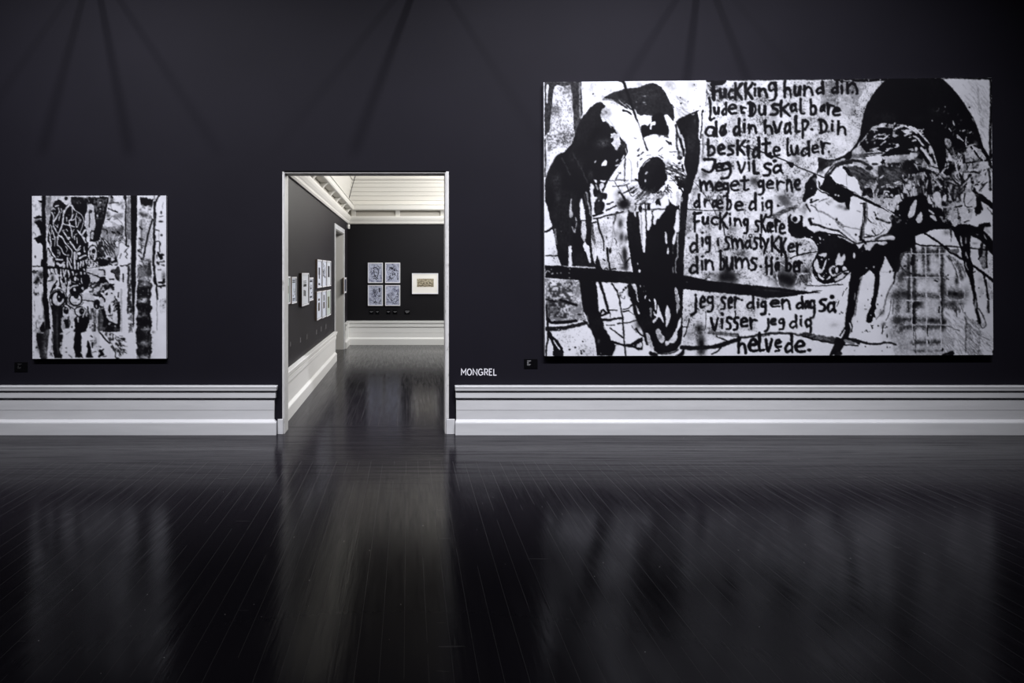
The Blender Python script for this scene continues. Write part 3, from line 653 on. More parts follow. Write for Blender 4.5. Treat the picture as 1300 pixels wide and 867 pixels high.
    A.lines('C2 350,228 500,222 640,214;950,220 1192,236', 12); A.lines('C2 240,180 230,240;365,150 370,250', 14)
    A.polys('C2 720,0 745,60 762,110 745,158 730,130 732,50;683,0 715,0 712,100 695,80;795,250 832,250 832,520 800,540 790,640 762,712 740,690 750,610 775,540 760,470 780,380;640,530 665,570 668,690 645,682;680,740 692,830 664,830', .92, warp=.5)
    P('C2 800,0 832,0 832,160 802,160', .75, dry=.2, kind='v'); K('C2 840,20 890,60 880,130 840,120', .5, .6, .9)
    L('C2 815,560 815,867 | D2 815,100 780,190 792,340', 13, v=.68, dry=.15, kind='v'); L('D2 750,260 755,340', 16, v=.4, dry=.4)
    L('C2 750,720 745,830', 10, v=.4, dry=.4); D('D2 290,315', 16, .85, ry=22); D('D2 265,212 300,520', 8, .7, ry=14); D('D2 350,520 375,590 345,595', 7, .4)
    # bar across
    P('D1 66,230 290,242 440,262 760,272 860,292 1000,302 1192,322 | D2 200,330 900,370 1192,430 | I1 330,440 520,460 850,495 1192,530 | I2 330,545 520,570 720,600 820,580 930,580 820,602 895,614 740,625 640,635 480,660 360,675 130,685 0,672 | I1 1192,682 850,640 380,600 30,560 | D2 900,565 0,475 | D1 860,470 540,437 420,430 75,405', .025, warp=.6, sm=False)
    A.lines('D1 80,340 105,310 135,325;160,350 180,345', 14, v=.7, dry=.2); D('D1 240,345 290,338 405,340 408,405 415,285 160,290', 9, .6); D('D2 940,465', 14, .25, ry=7); S('I1 1030,560', 60, 30, .2, .5); L('I2 100,570 500,610', 20, v=.12, dry=.5)
    # below the bar
    P('D1 540,437 560,600 600,867 | E1 630,200 690,400 750,520 790,775 1000,775 1052,630 990,580 900,380 850,260 812,150 800,0 | D1 800,640 790,540 775,480 860,470', .03, warp=.7, sm=False)
    P('E1 690,410 722,400 680,350 640,330', .05); D('D1 792,478', 16, .9); D('D1 815,535', 12, .8, ry=20); S('E1 810,580', 20, 40, .5, .5); D('E1 840,740', 8, .5); L('E1 890,370 900,410', 14, v=.8); L('E1 650,220 660,270', 14, v=.3)
    A.lines('D1 830,480 870,600 930,800 | E1 945,170', 40, 36); A.lines('E1 945,180 830,236', 30); A.lines('E1 870,140 920,190;850,150 830,210', 30, 24); L('E1 960,170 975,240', 12)
    L('D1 1000,490 1060,590 1110,750 | E1 1105,60 1140,250 | E2 60,330 80,560 97,775', 22, 20)
    L('E1 860,282 1000,272 1130,255', 40, 22, dry=.15); A.lines('E1 920,355 1030,350;1070,332 1192,318 | E2 250,288', 16); A.lines('E1 960,140 1060,147;1150,168 1192,160;E2 65,165 145,155', 16); L('E2 60,142 130,122 192,68', 10, 18); L('E2 0,265 45,260', 26)
    L('E1 970,395 1060,460 1140,522', 16, 22); L('E2 0,475 60,525', 18); L('E1 990,580 1060,602 1140,625 | E2 90,630', 34, 26); L('E2 240,400 290,470 340,500', 26, 18, dry=.2); A.lines('E2 180,360 250,455;150,170 240,230', 10, v=.3)
    P('E2 0,600 80,622 180,598 332,508 335,700 270,695 180,660 80,650', .04, sm=False); P('E2 248,648 310,590 320,662', .85); D('E2 208,630', 8, .5)
    S('D2 160,590', 40, 80, .03, 1.); L('D2 150,520 190,640 240,800', 70, 40, v=.03); S('D2 90,90 110,230', 40, 110, .1, .85); L('D2 110,205 160,130', 16); D('D2 70,575 100,545', 16); A.lines('D2 10,620 60,600;40,680 80,690 90,660', 12, v=.2); S('D2 20,650', 26, 26, .1, .8)
    L('E2 190,0 250,220 350,420 400,600', 50, 60, v=.05, soft=0); S('E2 290,330', 70, 90, .02, .8)
    A.polys('D2 180,505 235,508 255,620 282,745 258,705 240,600;E2 235,80 260,120 292,192 262,190;E2 380,470 410,460 440,540 470,610 492,692 460,680 400,590', .84); K('E2 380,470 440,540 490,690 400,590', .4, .2, .8)
    A.polys('E2 540,78 560,110 600,230 620,322 575,260 545,240 520,282 500,200 530,190;480,170 510,190 522,270 480,330 470,290 500,260;665,78 690,110 715,190 710,260 680,350 655,372 650,270 640,200;D2 490,700 515,720 522,845 505,840;425,700 442,732 420,722;360,665 385,648 366,702', .92, warp=.5)
    P('E2 425,130 450,120 460,200 440,250', .5, dry=.2); D('E2 500,240', 18, .05); S('E2 690,220', 26, 60, .7, .5)
    P('E2 520,430 550,395 575,420 590,480 640,520 620,585 580,590 540,530', .72); S('E2 570,520', 30, 40, .4, .7); P('E2 862,245 855,330 820,430 800,530 770,590 700,600 650,632 640,580 690,575 740,500 800,400 825,290', .9, warp=.8); S('E2 740,560', 40, 30, .7, .5)
    P('D2 770,555 800,560 840,720 830,867 | E2 830,120 795,205 800,100 790,0 | D2 795,750', .72, dry=.15, kind='v'); K('D2 780,560 830,720 830,867 800,800', .4, .3, .7)
    L('E2 430,655 490,712 560,758 700,762 800,712 852,640', 22, 30, v=.88); P('E2 425,715 490,722 560,776 430,776', .03); P('E2 840,742 905,660 892,776 770,776', .03); L('E2 540,742 700,748 820,690', 16, v=.03); L('E2 560,770 740,772', 20, v=.9)
    A.lines('E1 110,270 160,312 300,312 430,302 500,290', 58, 40, dry=.1); L('E1 110,405 300,402 420,372 640,325', 70, 40, v=.06, dry=.3); L('E1 600,297 640,310', 22); L('D1 280,705 380,740 505,782', 28, 34, dry=.1); L('D1 80,700 150,722 240,742', 16); D('E1 545,205', 30, .1, ry=12); P('E1 150,280 200,270 190,300 155,300', .7)
    P('E1 130,440 200,520 290,610 332,775 180,775 190,690 160,590 110,500', .03); L('E1 195,560 230,620 272,682', 14, v=.85, w2=18); L('E1 90,80 105,300 120,450 95,640 90,775', 30, 26, v=.04, dry=.1, kind='v'); D('E1 592,577', 11); D('E1 412,688 488,660', 14, .1); A.scatter('E1 560,690 640,760', 8, 5, 12)
    # --- second dog, hooded
    P('K1 735,36 | K2 375,36 500,150 600,260 700,400 800,560 870,700 905,800 | L2 905,0 960,180 1060,345 1000,330 930,240 860,180 780,150 760,230 690,240 620,260 560,230 520,290 480,260 440,330 450,400 400,480 350,560 330,460 300,330 250,180 180,80 100,0 | K1 1192,810 1100,720 1000,690 900,680 780,680 680,660 600,690 520,710 450,800 400,867 | L1 330,130 260,250 170,330 120,345 0,372 0,340 130,290 230,210 300,110 350,0 | K1 340,820 360,700 390,540 440,390 540,230 640,120', .012, warp=.5, sm=False)
    S('K1 700,580', 150, 50, .08, .6); S('K2 300,500 60,600', 160, 70, .1, .45)
    face = 'K1 420,867 470,780 560,705 800,680 1000,695 1192,830 | L2 200,150 300,400 330,560 | L2 600,700 760,760 860,867 | M2 780,400 560,440 200,200 | M1 1000,330 560,150 380,60 | L1 390,867 340,760 300,600 130,460 | L1 120,345 330,150'
    P(face, .8, warp=1, sm=False); K(face, .30, .45, .7, 3)
    up = 'K1 420,867 470,780 560,705 800,680 1000,695 1192,830 | L1 1192,330 1000,270 700,250 420,240 340,150'
    K(up, .80, .02, 1, 3, hard=8); K(up, .45, .03, 1, 2, hard=9)
    A.strokes(up, 60, 90, 20, -25, 30, v=.9); A.strokes(up, 50, 100, 26, -20, 35, v=.03)
    P('L1 640,295 760,205 900,190 1040,230 1030,285 880,290 700,302', .03); P('L1 790,90 1000,40 1060,150 930,215 870,140', .04)
    L('K1 830,740 940,700 1050,745 1192,860', 26, 20, v=.9, dry=.1); P('K1 930,770 1010,760 1020,800 970,810', .92); P('K1 600,690 680,655 690,720 610,720', .8); P('K1 500,720 580,695 590,725 520,760', .75, dry=.2); P('K1 720,700 800,680 790,740 740,730', .6, dry=.3)
    P('K1 610,730 780,730 780,820 700,800 620,790', .03)
    L('L1 400,270 640,265', 20, v=.1, dry=.3); K('L1 170,300 430,250 430,340 180,340', .5, .2, .8, 1)
    P('L1 430,290 620,300 640,420 560,450 460,400', .92); L('L1 350,310 600,270', 30, v=.2, dry=.5)
    A.polys('L1 150,500 190,440 330,450 420,490 500,560 570,600 540,670 470,640 410,720 380,790 345,760 320,660 240,570;600,450 700,438 850,460 965,512 960,560 880,600 860,660 760,700 700,745 610,790 590,600', .2, warp=1); K('L1 150,450 560,600 400,780 320,660', .35, .34, .6, 2); K('L1 600,450 960,520 860,660 620,780', .35, .1, .7, 3)
    A.lines('L1 130,400 210,368 330,372 430,415 500,460', 44, 30, v=.14, dry=.15); A.lines('L1 120,460 200,520 240,570', 40, v=.05); L('L1 220,420 380,432', 26, v=.8, dry=.3); D('L1 545,412', 45, .15, ry=20); D('L1 470,470', 50, .12, ry=30)
    A.lines('L1 500,500 560,560;230,510 340,540', 30, v=.85, dry=.25); A.lines('L1 200,470 380,500 520,600', 26, v=.32, dry=.2)
    P('L1 655,335 670,360 695,350 690,380 700,410 670,405 655,425 640,400 612,385 640,370', .02, sm=False)
    P('L1 460,640 520,620 580,660 560,800 540,867 440,867 400,720 430,700', .84); P('L1 390,760 480,740 540,867 380,867', .04); K('L1 400,640 580,640 560,860 420,860', .3, .2, .8, 2)
    A.polys('L1 730,630 765,625 760,650 735,650;730,705 780,690 830,710 790,735 750,735;905,600 960,560 960,660 915,660', .85); P('L1 720,760 860,730 940,680 960,740 900,867 700,867', .03); P('L1 600,780 700,740 720,867 590,867', .06); A.polys('L1 650,790 715,820 700,840 665,820;760,840 800,830 790,867;850,830 890,840 880,867 840,867', .9)
    P('L1 970,620 1060,570 1120,590 1110,660 1060,740 980,820 930,800 960,700', .85); L('L1 960,600 1060,530 1192,520', 40, v=.03); P('L1 1070,500 1192,490 1192,590 1130,590', .03); L('L1 990,450 990,540', 24, v=.9); L('L1 820,300 950,290 1040,300', 18, v=.75); S('L1 920,370', 70, 50, .25, .7); L('L1 1000,360 1080,450', 10, v=.2); D('L1 1150,420', 40, .15, ry=18); P('L1 1030,260 1130,270 1120,330 1040,330', .85, dry=.2)
    # striped cheek and right ear
    K('L2 0,100 220,130 310,420 200,480 0,470', .4, .3, .7, 2); A.lines('L2 70,185 130,280 200,400', 62, 50); A.lines('L2 225,280 250,340 290,400', 50, 30); A.lines('L2 0,120 90,150 150,190', 30, 40); A.lines('L2 60,20 140,110 210,170', 56); L('L2 100,190 200,320 260,420', 34, v=.9); L('L2 0,30 60,70 130,150', 26, v=.85); D('L2 30,205', 20, .85, ry=30); D('L2 80,330', 45, .04, ry=36); L('L2 180,180 190,240', 34)
    P('L2 230,160 270,270 310,420 330,560 260,480 220,300 200,200', .8, dry=.15, kind='v'); L('L2 240,290 290,395', 46, 30)
    A.lines('L2 0,490 150,500 230,530 330,630 460,670 600,715 720,715', 56, 40, v=.03); P('L2 250,480 330,470 340,570 310,620 250,570', .8); L('L2 340,570 470,610 610,690', 70, 44, v=.72, dry=.08); L('L2 0,430 100,440 200,460', 30, v=.75, dry=.2); L('L2 200,440 330,465', 18, v=.2)
    P('L2 480,170 760,150 770,230 700,240 640,270 590,225 540,330 520,300 470,230', .02); P('L2 430,60 490,70 520,140 470,200 440,150', .55, dry=.2); P('L2 440,200 470,250 470,320 445,330', .5, dry=.2)
    P('L2 510,310 580,240 660,290 650,370 600,390 540,350', .8); A.strokes('L2 500,250 680,250 660,390 540,380', 20, 50, 16, -60, 40, v=.1)
    P('L2 420,380 520,380 640,420 640,490 560,520 480,580 430,560 400,500', .03); S('L2 560,400', 40, 30, .3, .7); A.lines('L2 432,440 440,410;465,425 470,410;410,500 430,470;455,470 470,455', 18, v=.92); D('L2 470,380', 20, .35)
    P('L2 690,290 770,170 860,270 930,350 850,370 720,390', .85); L('L2 790,180 860,270 930,350 1010,370', 26); L('L2 770,320 860,380', 12, v=.3); L('L2 690,300 690,400', 34); K('L2 690,250 760,250 750,360 690,360', .35, .2, .8)
    A.lines('L2 700,402 820,385 960,362 1080,365', 24, 16); P('L2 700,430 820,410 1000,430 1030,560 900,720 780,560 680,560', .86); P('L2 730,520 800,505 870,515 915,555 830,535', .03); L('L2 690,530 760,518', 20, v=.25, dry=.3); S('L2 740,470', 90, 16, .55, .5)
    A.lines('L2 775,570 800,680 830,790 880,867 | M2 870,130 885,250', 50, 90, v=.02); L('M2 900,40 1000,110 1100,190', 70, 80, v=.02); L('M2 900,90 940,225', 50, 20, v=.02); A.lines('L2 845,585 860,610;870,655 910,665;840,705 890,700', 28, v=.12); L('L2 1005,665 905,775', 14); L('L2 1030,480 1045,600 1055,765', 30, 36, v=.18); L('L2 1020,340 1060,430 1105,545', 50, 40, v=.03, dry=.1); L('L2 1075,480 1095,540', 18, v=.85)
    P('L2 640,580 700,540 770,600 790,740 740,760 680,700', .86); A.strokes('L2 480,540 660,500 720,700 640,700', 40, 70, 18, 40, 40, v=.05); L('L2 490,560 560,650 620,690', 22); A.lines('L2 560,540 640,510', 16, v=.85); S('L2 640,620', 40, 40, .05, .9); D('L2 690,700', 40, .03); D('L2 545,780', 26, .1, ry=40)
    # lower cheek strokes
    P('L2 0,560 250,560 340,640 620,720 760,760 800,867 0,867', .72, .7, warp=2); A.lines('L2 170,560 205,700 225,867 | M2 230,40', 90, 70, v=.06); A.lines('L2 60,600 90,867 | M2 60,200', 80, 70, v=.25, dry=.2, kind='v'); L('L2 0,600 20,700', 40, v=.75); L('L2 130,560 130,620', 30, v=.85); D('L2 320,752', 40, .02); L('L2 290,640 340,730', 30, v=.05); L('L2 400,690 390,867', 44, v=.08); A.lines('L2 470,710 440,867 | M2 400,150', 44, v=.06); L('L2 550,740 560,867 | M2 560,100', 50, v=.05); L('L2 640,720 640,867', 60, v=.08); P('L2 260,700 370,680 390,800 280,860', .84, dry=.1); D('L2 320,752', 40, .02)
    fz = 'L1 600,420 1192,330 | L2 200,480 460,560 620,720 700,867 | M2 640,300 560,430 200,300 | M1 1000,300 760,200 560,60 | L1 520,867 560,700'
    K(fz, .46, .06, .95, 3, hard=7); K(fz, .30, .05, .9, 2, kind='v', hard=8); A.strokes(fz, 70, 120, 22, 80, 30, v=.06); A.strokes(fz, 60, 100, 18, 75, 35, v=.9); A.strokes(fz, 40, 90, 26, 60, 60, v=.35, o=.8)
    fy = 'L2 480,180 760,160 980,380 1010,560 960,760 860,867 | M2 760,260 620,380 560,200'
    A.strokes(fy, 40, 110, 18, -50, 50, v=.1); A.strokes(fy, 40, 110, 22, -50, 50, v=.9); K(fy, .25, .3, .7, 3)
    A.polys('L1 190,440 330,450 420,490 500,560 565,600 540,670 470,650 410,720 380,790 345,760 320,660 240,570;600,450 700,438 850,460 965,512 960,560 880,600 860,660 760,700 700,745 610,790 590,600', .17, .8, warp=2)
    A.strokes('L1 150,430 560,560 500,700 330,700', 30, 120, 20, 35, 15, v=.36, o=.8); A.strokes('L1 600,450 960,500 860,660 640,760', 40, 130, 22, 20, 25, v=.34, o=.8); A.strokes('L1 600,560 900,560 860,700 640,800', 16, 60, 20, -20, 25, v=.88)
    # flank: dark mass
    P('M1 780,430 745,330 800,275 870,150 960,60 1192,20 | M2 100,0 180,60 200,180 380,220 460,340 560,460 620,420 760,430 880,460 900,430 960,400 1050,405 1068,462 980,470 960,510 1040,590 1080,660 1106,700 1106,867 1060,830 1000,740 900,640 780,590 775,867 660,867 640,750 540,510 470,490 280,505 150,540 20,600 | N1 1110,60 960,80 900,230 860,325 790,330 770,250 690,110 640,170 590,290 560,400 480,295 400,360 330,430 300,300 | M1 440,800 560,690 800,645 830,600 700,560 760,500', .02, warp=1, sm=False)
    A.polys('M1 1040,190 1110,80 1122,180 1080,310 1005,335;830,30 882,18 882,95 820,200 812,255 765,240 800,160 770,125;1140,350 1192,280 1192,400 1130,405;M2 190,30 222,55 250,150 198,140;270,0 362,0 372,205 300,160 270,80;390,60 430,30 440,110 400,105;480,0 520,85 490,90;200,225 285,275 270,290 205,250;225,310 290,310 310,385 250,350;30,370 90,260 105,300 90,400', .85, warp=.8)
    A.polys('M2 640,40 700,0 830,0 860,180 780,200 700,190;600,160 680,150 760,260 780,400 660,420 640,330 600,300', .86); A.lines('M2 580,190 660,172', 20); A.lines('M2 700,0 690,110 720,190 800,190', 14, v=.1); A.lines('M2 800,80 740,150', 10, v=.4); A.lines('M2 700,400 770,378', 18, 8); K('M2 520,200 640,200 620,420 560,430', .5, .05, .9, 2); P('M2 510,150 580,110 560,190 510,210', .7); P('M2 520,270 590,230 600,330 550,400 510,310', .7, dry=.2); K('M2 340,330 560,300 560,440 400,400', .5, .7, .7, 2); P('M2 550,370 600,350 600,430 560,450', .85); D('M2 755,262 858,300', 8, ry=14); A.lines('M2 410,190 460,190', 20, v=.7, dry=.3); L('M2 1080,280 1050,250 1020,200', 12, v=.3); L('M2 1070,280 1100,290', 18)
    A.polys('M1 390,60 440,30 520,110 500,130;580,110 610,80 630,130 590,140;660,100 710,80 740,130 690,130;850,180 880,170 880,230 850,230', .8); K('M1 760,280 1000,380 900,420 760,400', .3, .5, .7, 2); K('M1 540,0 820,20 800,120 560,110', .4, .6, .8, 2); D('M1 705,12 770,30', 16, .85); D('M1 885,305 980,410', 10, .85)
    # dog two: brow bar, snout, jaws
    P('G2 745,320 850,345 950,345 1080,310 1192,232 1192,335 1080,370 980,400 900,450 800,520 760,560 720,540 740,450', .06, warp=.6); S('G2 930,400', 90, 40, .3, .6); P('G2 950,400 1090,340 1110,360 980,440 890,530 870,510', .7, dry=.15)
    P('G2 690,540 720,580 765,650 775,700 740,755 700,820 640,867 570,867 555,760 570,690 620,610', .03); P('G2 660,620 700,590 750,640 765,700 730,690 690,640', .3); D('G2 650,748', 8, .6)
    P('G2 720,545 780,510 860,460 900,470 850,560 800,580 740,560', .9); S('G2 770,510', 50, 40, .2, .7)
    A.lines('G2 860,590 900,520 980,440 1080,400 1192,385', 70, 50, v=.12, dry=.05); L('G2 870,540 960,440', 14, v=.8); L('G2 735,560 740,730 760,740', 22, v=.92)
    P('G2 750,740 800,690 840,590 890,560 930,600 1000,690 1060,680 1150,740 | L1 60,700 150,740 270,800 390,867 | M1 370,60 260,30 215,55 195,230 155,215 140,130 60,130 0,90 | H2 1100,100 1000,40 970,0 | G2 900,830 860,800 780,770', .02, warp=.8, sm=False)
    D('H2 1090,25 1130,35', 16, .9, ry=11); L('G2 740,760 790,800 850,810 880,850', 14); P('L1 150,500 180,530 240,580 230,595 170,560', .03); L('L1 155,560 160,700', 6, v=.5); S('M1 150,210', 40, 30, .2, .8); S('M1 60,180', 50, 30, .3, .5)
    L('M1 240,0 500,130 800,275 990,405', 44, 26, v=.01); L('M1 640,185 720,230 805,300', 14, v=.88); L('M1 260,0 460,70', 10, v=.8, dry=.3)
    L('G1 785,165 900,200 1020,235 1192,300 | G2 180,320 340,390 500,470 660,530 850,610 1030,695', 20, 15, v=.02, warp=.3); P('G2 320,392 412,400 392,470 340,440', .02); L('G1 1130,290 1192,320', 44)
    P('H2 660,0 830,0 720,70 682,118 640,112', .03)
    A.lines('H2 755,85 755,130;750,130 850,95', 24, 16, v=.06); S('H2 660,220', 40, 90, .35, .7); A.lines('H2 690,160 740,250', 24, v=.12, dry=.1); L('H2 640,110 560,210', 16, v=.6); S('H2 600,230', 40, 40, .5, .6); D('H2 815,165', 14, .5, ry=18)
    A.lines('H2 760,170 810,200 850,250', 20, v=.25); A.lines('H2 850,240 1000,310 1192,440', 22, v=.6, dry=.1); A.lines('H2 740,350 755,420 850,440 960,480 1130,522 | M1 60,530 200,640 300,690', 34, 16, v=.12); L('H2 850,270 870,340 900,420', 10, v=.8); A.lines('H2 960,130 990,160', 18, v=.5); S('H2 1010,120 1160,185', 40, 30, .4, .5); D('H2 1105,360', 13, ry=20); D('H2 1010,430', 9); D('H2 965,428', 5, .2); D('H2 780,352', 9); L('H2 1100,390 1192,460', 30, v=.4, dry=.2); L('H2 860,120 960,80', 12, v=.4); L('H2 730,360 760,430', 36, v=.06); A.lines('H2 900,100 1000,70', 10, v=.45)
    P('H2 430,340 470,285 500,320 500,400 540,420 590,390 600,340 630,335 632,430 640,470 700,460 740,500 790,545 870,515 1000,545 1100,560 | M1 80,575 200,650 290,700 330,760 400,700 440,800 | N1 300,215 220,310 120,395 0,462 | I2 1050,482 930,492 830,440 780,330 762,220 840,60 | H2 850,800 840,740 800,680 740,622 640,612 560,622 480,590 440,540', .02, warp=1, sm=False)
    P('H2 480,310 520,255 580,270 605,330 580,400 530,420 495,390', .86); D('H2 530,360', 34, .02, ry=40); P('H2 600,300 640,330 625,440 600,380', .02)
    A.polys('H2 860,605 880,610 895,640 875,640;745,600 775,600 760,615;655,600 680,600 675,618;990,570 1020,575 1005,585', .9, warp=.5); D('H2 925,640 880,685 845,700', 8, .7); L('M1 40,600 130,630 240,682', 14, 18, v=.85, dry=.1)
    A.polys('I2 865,85 960,62 950,112 872,110;800,205 830,150 852,205 870,270 905,290 940,200 972,150 940,265 900,330 850,350 800,265;852,350 900,400 942,420 905,432 850,392;960,425 1010,370 1022,402 980,425;1090,160 1140,55 1160,130 1192,110 1192,232 1130,222;N1 20,130 60,60 80,120 130,70 142,140 100,200 112,232 30,222 0,232;370,30 415,65 358,92;100,280 130,250 165,290 120,305', .88, warp=.9); D('N1 262,100', 15, .9, ry=40); A.scatter('I2 800,60 1150,440', 22, 4, 10, .85)
    A.ring('I2 1060,310', 46, 62, 26, .85); D('I2 1108,300', 34, .02, ry=66); D('I2 1110,290', 10, .7, ry=30); P('N1 0,425 110,335 190,315 150,370 60,425', .88); D('N1 145,345', 34, .03, ry=16); L('N1 0,470 100,418 225,312', 18); P('I2 1080,440 1140,400 1192,385 1192,405 1120,440', .85); L('N1 0,380 90,330', 14, v=.5); D('N1 25,300', 20, .9, ry=40)
    A.polys('M1 410,705 560,690 440,802;580,680 705,668 690,702 620,712;390,600 560,580 700,500 680,560 560,640 400,660;620,640 700,600 805,605 800,640', .86); A.lines('M1 300,690 420,672 620,655 810,650', 28, 16); L('M1 560,640 640,590 780,570', 40, 20, v=.2, dry=.2); L('M1 400,605 500,590', 24, dry=.1); L('M1 550,585 620,565 680,500', 10)
    A.lines('M1 400,150 410,260 390,400 370,520 350,640', 46, 40, v=.08, dry=.5, kind='v'); L('M1 430,130 440,300 400,480 390,600', 24, v=.4, dry=.45, kind='v'); L('M1 350,145 420,140', 14); L('M1 340,600 420,690', 34, dry=.1); D('M1 285,572', 14); A.lines('M1 300,240 350,265;60,440 200,470 340,500', 12, v=.55); D('M1 20,362', 13, ry=18); A.lines('M1 540,260 560,310;590,280 600,260', 18); L('M1 575,345 640,370 750,405', 36, 28, dry=.1); A.lines('M1 455,350 490,400;510,520 560,580', 16); A.lines('M1 490,400 570,430', 8, v=.3); D('M1 540,490', 8); A.lines('M1 420,560 480,585 540,600', 16, v=.15); L('M1 40,440 200,580 300,670', 26, v=.6, o=.7); S('M1 700,330', 60, 70, .6, .6); P('M1 570,210 640,215 740,300 720,390 640,350 600,300', .85)
    A.strokes('M1 460,300 720,330 690,500 520,560', 30, 70, 7, 55, 15, v=.55)
    # legs and drips
    A.lines('N1 430,120 320,300 280,430 250,640 215,867 | O1 190,250', 200, 90, v=.02); A.lines('O1 190,200 170,400 140,520 60,660 20,745', 90, 80, v=.03); A.lines('O1 215,300 230,380;230,400 225,440;140,380 70,500', 20); L('O1 200,330 215,390', 18, v=.85); L('O1 130,420 100,500', 20, v=.85); D('O1 80,600 80,632', 20, .85, ry=9); D('O1 60,745', 40, .1, ry=26); L('N1 275,620 265,700', 20, v=.4, dry=.3)
    A.lines('N1 640,140 585,300 580,430 560,600 530,750 522,867 | O1 515,100', 80, 46, v=.02); P('O1 490,100 540,80 560,125 540,120 552,250 520,240 515,300 470,325 430,290 450,180', .02); D('O1 492,215', 9, .85); L('N1 500,800 510,840', 16, v=.6); P('N1 500,700 540,700 560,830 500,850', .02, dry=.1, kind='v')
    A.lines('N1 345,420 370,400 320,600 290,800 | O1 270,220', 18, v=.6, dry=.2, kind='v'); L('O1 300,0 280,200', 26, v=.5, dry=.4, kind='v')
    A.lines('N1 830,320 815,400 810,480', 34, 24, v=.05); A.lines('N1 870,330 830,480 790,590', 20, v=.9); A.lines('N1 800,480 740,590 700,700 672,867', 22, v=.5, dry=.1); A.lines('O1 688,0 680,120 640,190 560,270', 16, v=.55); L('O1 770,0 750,180 700,290', 14, v=.45, dry=.1); L('O1 800,0 790,200', 24, v=.6, dry=.2); S('O1 640,185 670,345', 40, 40, .1, .7); L('O1 660,370 645,470', 16, dry=.3); D('O1 715,500', 10, ry=26)
    A.lines('N1 230,350 205,430;195,460 185,510;165,540 150,570;120,590 95,660;40,730 20,800', 16, 8, v=.1, dry=.3); L('N1 0,510 90,500', 18, v=.25); D('N1 430,270', 14, .7, ry=9); D('N1 532,258', 12, .8); A.scatter('N1 380,560 660,860', 8, 4, 9); A.scatter('O1 250,300 760,740', 18, 4, 11); D('O1 430,425', 11, ry=14); L('O1 500,355 515,400', 16); L('O1 405,135 435,135', 8); D('O1 585,65', 10); A.scatter('O1 0,150 120,200', 4, 4, 10); D('O1 0,155', 16, ry=26); L('N1 610,320 760,330', 6, v=.7); D('N1 755,325', 12, ry=18)
    # checked jacket: sprayed bands, pale rules
    P('N1 920,60 1010,60 1192,90 | N2 420,60 420,867 | O2 420,740 | O1 860,770 760,500 800,250 | N1 850,600 880,330', .62, .45, warp=3); S('N1 900,640 980,300', 110, 130, .35, .5); S('O1 860,420', 110, 110, .45, .5)
    S('N1 900,400', 60, 90, .1, .9); S('N1 830,650 960,640', 90, 70, .1, .85); S('N1 860,800', 50, 120, .25, .8); S('O1 880,300 830,290', 70, 60, .1, .8); S('O1 910,410', 40, 60, .1, .8); S('O1 800,450 950,650', 120, 130, .5, .5); S('N1 900,560', 90, 160, .5, .6)
    for x in ('N1 1010,0 1015,500 1010,867', 'N1 1090,0 1090,300 1100,867 | O1 1090,300', 'N2 -20,0 0,300', 'N2 125,0 140,380', 'N2 190,0 200,300', 'N2 330,0 335,100', 'N2 392,0 385,300 385,867 | O2 400,420'):
        L(x, 60, v=.06, o=.8, soft=1)
    for x in ('N1 900,620 1192,640 | N2 370,660', 'O1 880,270 1192,280 | O2 400,300', 'N1 940,360 1192,375 | N2 380,390', 'O2 0,590 360,585', 'O1 950,380 1192,380 | O2 400,375', 'N2 20,60 400,40'):
        L(x, 80, v=.12, o=.75, soft=1)
    S('O2 60,60', 70, 60, .02, .95); S('O2 250,290 400,310 30,100', 60, 40, .02, .9); S('O2 390,380', 50, 30, .05, .8); L('O1 1080,60 1090,330', 36, v=.03, dry=.1); L('O1 1080,380 1075,540', 18, v=.15, dry=.4); L('O2 190,360 185,500', 30, 20, v=.05, dry=.15); L('O2 350,110 345,180', 22, v=.05, dry=.15); S('O2 60,180 80,450', 50, 80, .92, .8); S('O2 290,180', 30, 90, .85, .7); S('N2 90,530 270,550 80,250 270,260', 60, 80, .93, .85); S('N2 100,330', 60, 50, .85, .6); S('N2 480,300', 60, 120, .85, .8)
    A.lines('N1 1046,0 1050,400 1058,867 | O1 1060,330 1085,700', 14, v=.8, dry=.05); A.lines('N2 162,0 165,500 175,867 | O2 178,770', 16, v=.85); A.lines('N2 352,0 355,500 365,867 | O2 378,760', 16, v=.85); A.lines('N1 960,75 1192,75 | N2 470,75;N1 940,400 1192,400 | N2 360,400;N1 970,722 1192,722 | N2 350,718;O1 960,348 1192,348 | O2 440,348', 13, v=.8); A.lines('O2 0,660 360,665;O2 0,755 380,755', 10, v=.7); L('O1 1105,400 1110,740', 10, v=.3)
    D('N1 1065,205', 34, .02, ry=34); L('N1 1062,130 1065,200', 40, v=.05); D('N1 960,245', 22, ry=13); D('N1 1000,267', 10); D('N1 1133,165', 10, ry=15); L('N1 900,240 990,330 1192,380', 22, v=.15, dry=.1); L('N1 910,210 1000,120', 14, v=.7); A.scatter('N2 400,330 480,450', 8, 4, 12); L('N2 285,445 325,465', 14)
    L('O2 0,700 380,710', 50, v=.4, o=.6, soft=1); L('O1 1080,620 1192,580', 30, v=.15, o=.8, soft=1); S('O2 90,715', 80, 20, .2, .5)
    # teardrop mark
    S('N2 570,630', 110, 75, .02, 1., .1); S('N2 480,620', 50, 60, .03, .9); S('N2 660,650', 50, 60, .05, .9); S('N2 590,450', 36, 80, .08, .9); S('N2 530,770', 90, 60, .05, .9); S('N2 420,760', 60, 60, .2, .7); S('N2 660,760', 50, 40, .2, .7); S('N2 400,530', 50, 130, .1, .8); S('N2 730,620', 50, 110, .45, .6)
    L('N2 470,110 560,230 600,380', 40, v=.04, o=.9, soft=1); L('N2 600,200 640,300 660,420', 60, v=.2, o=.8, soft=1); L('N2 490,100 650,230 710,380', 30, v=.3, o=.8, soft=1)
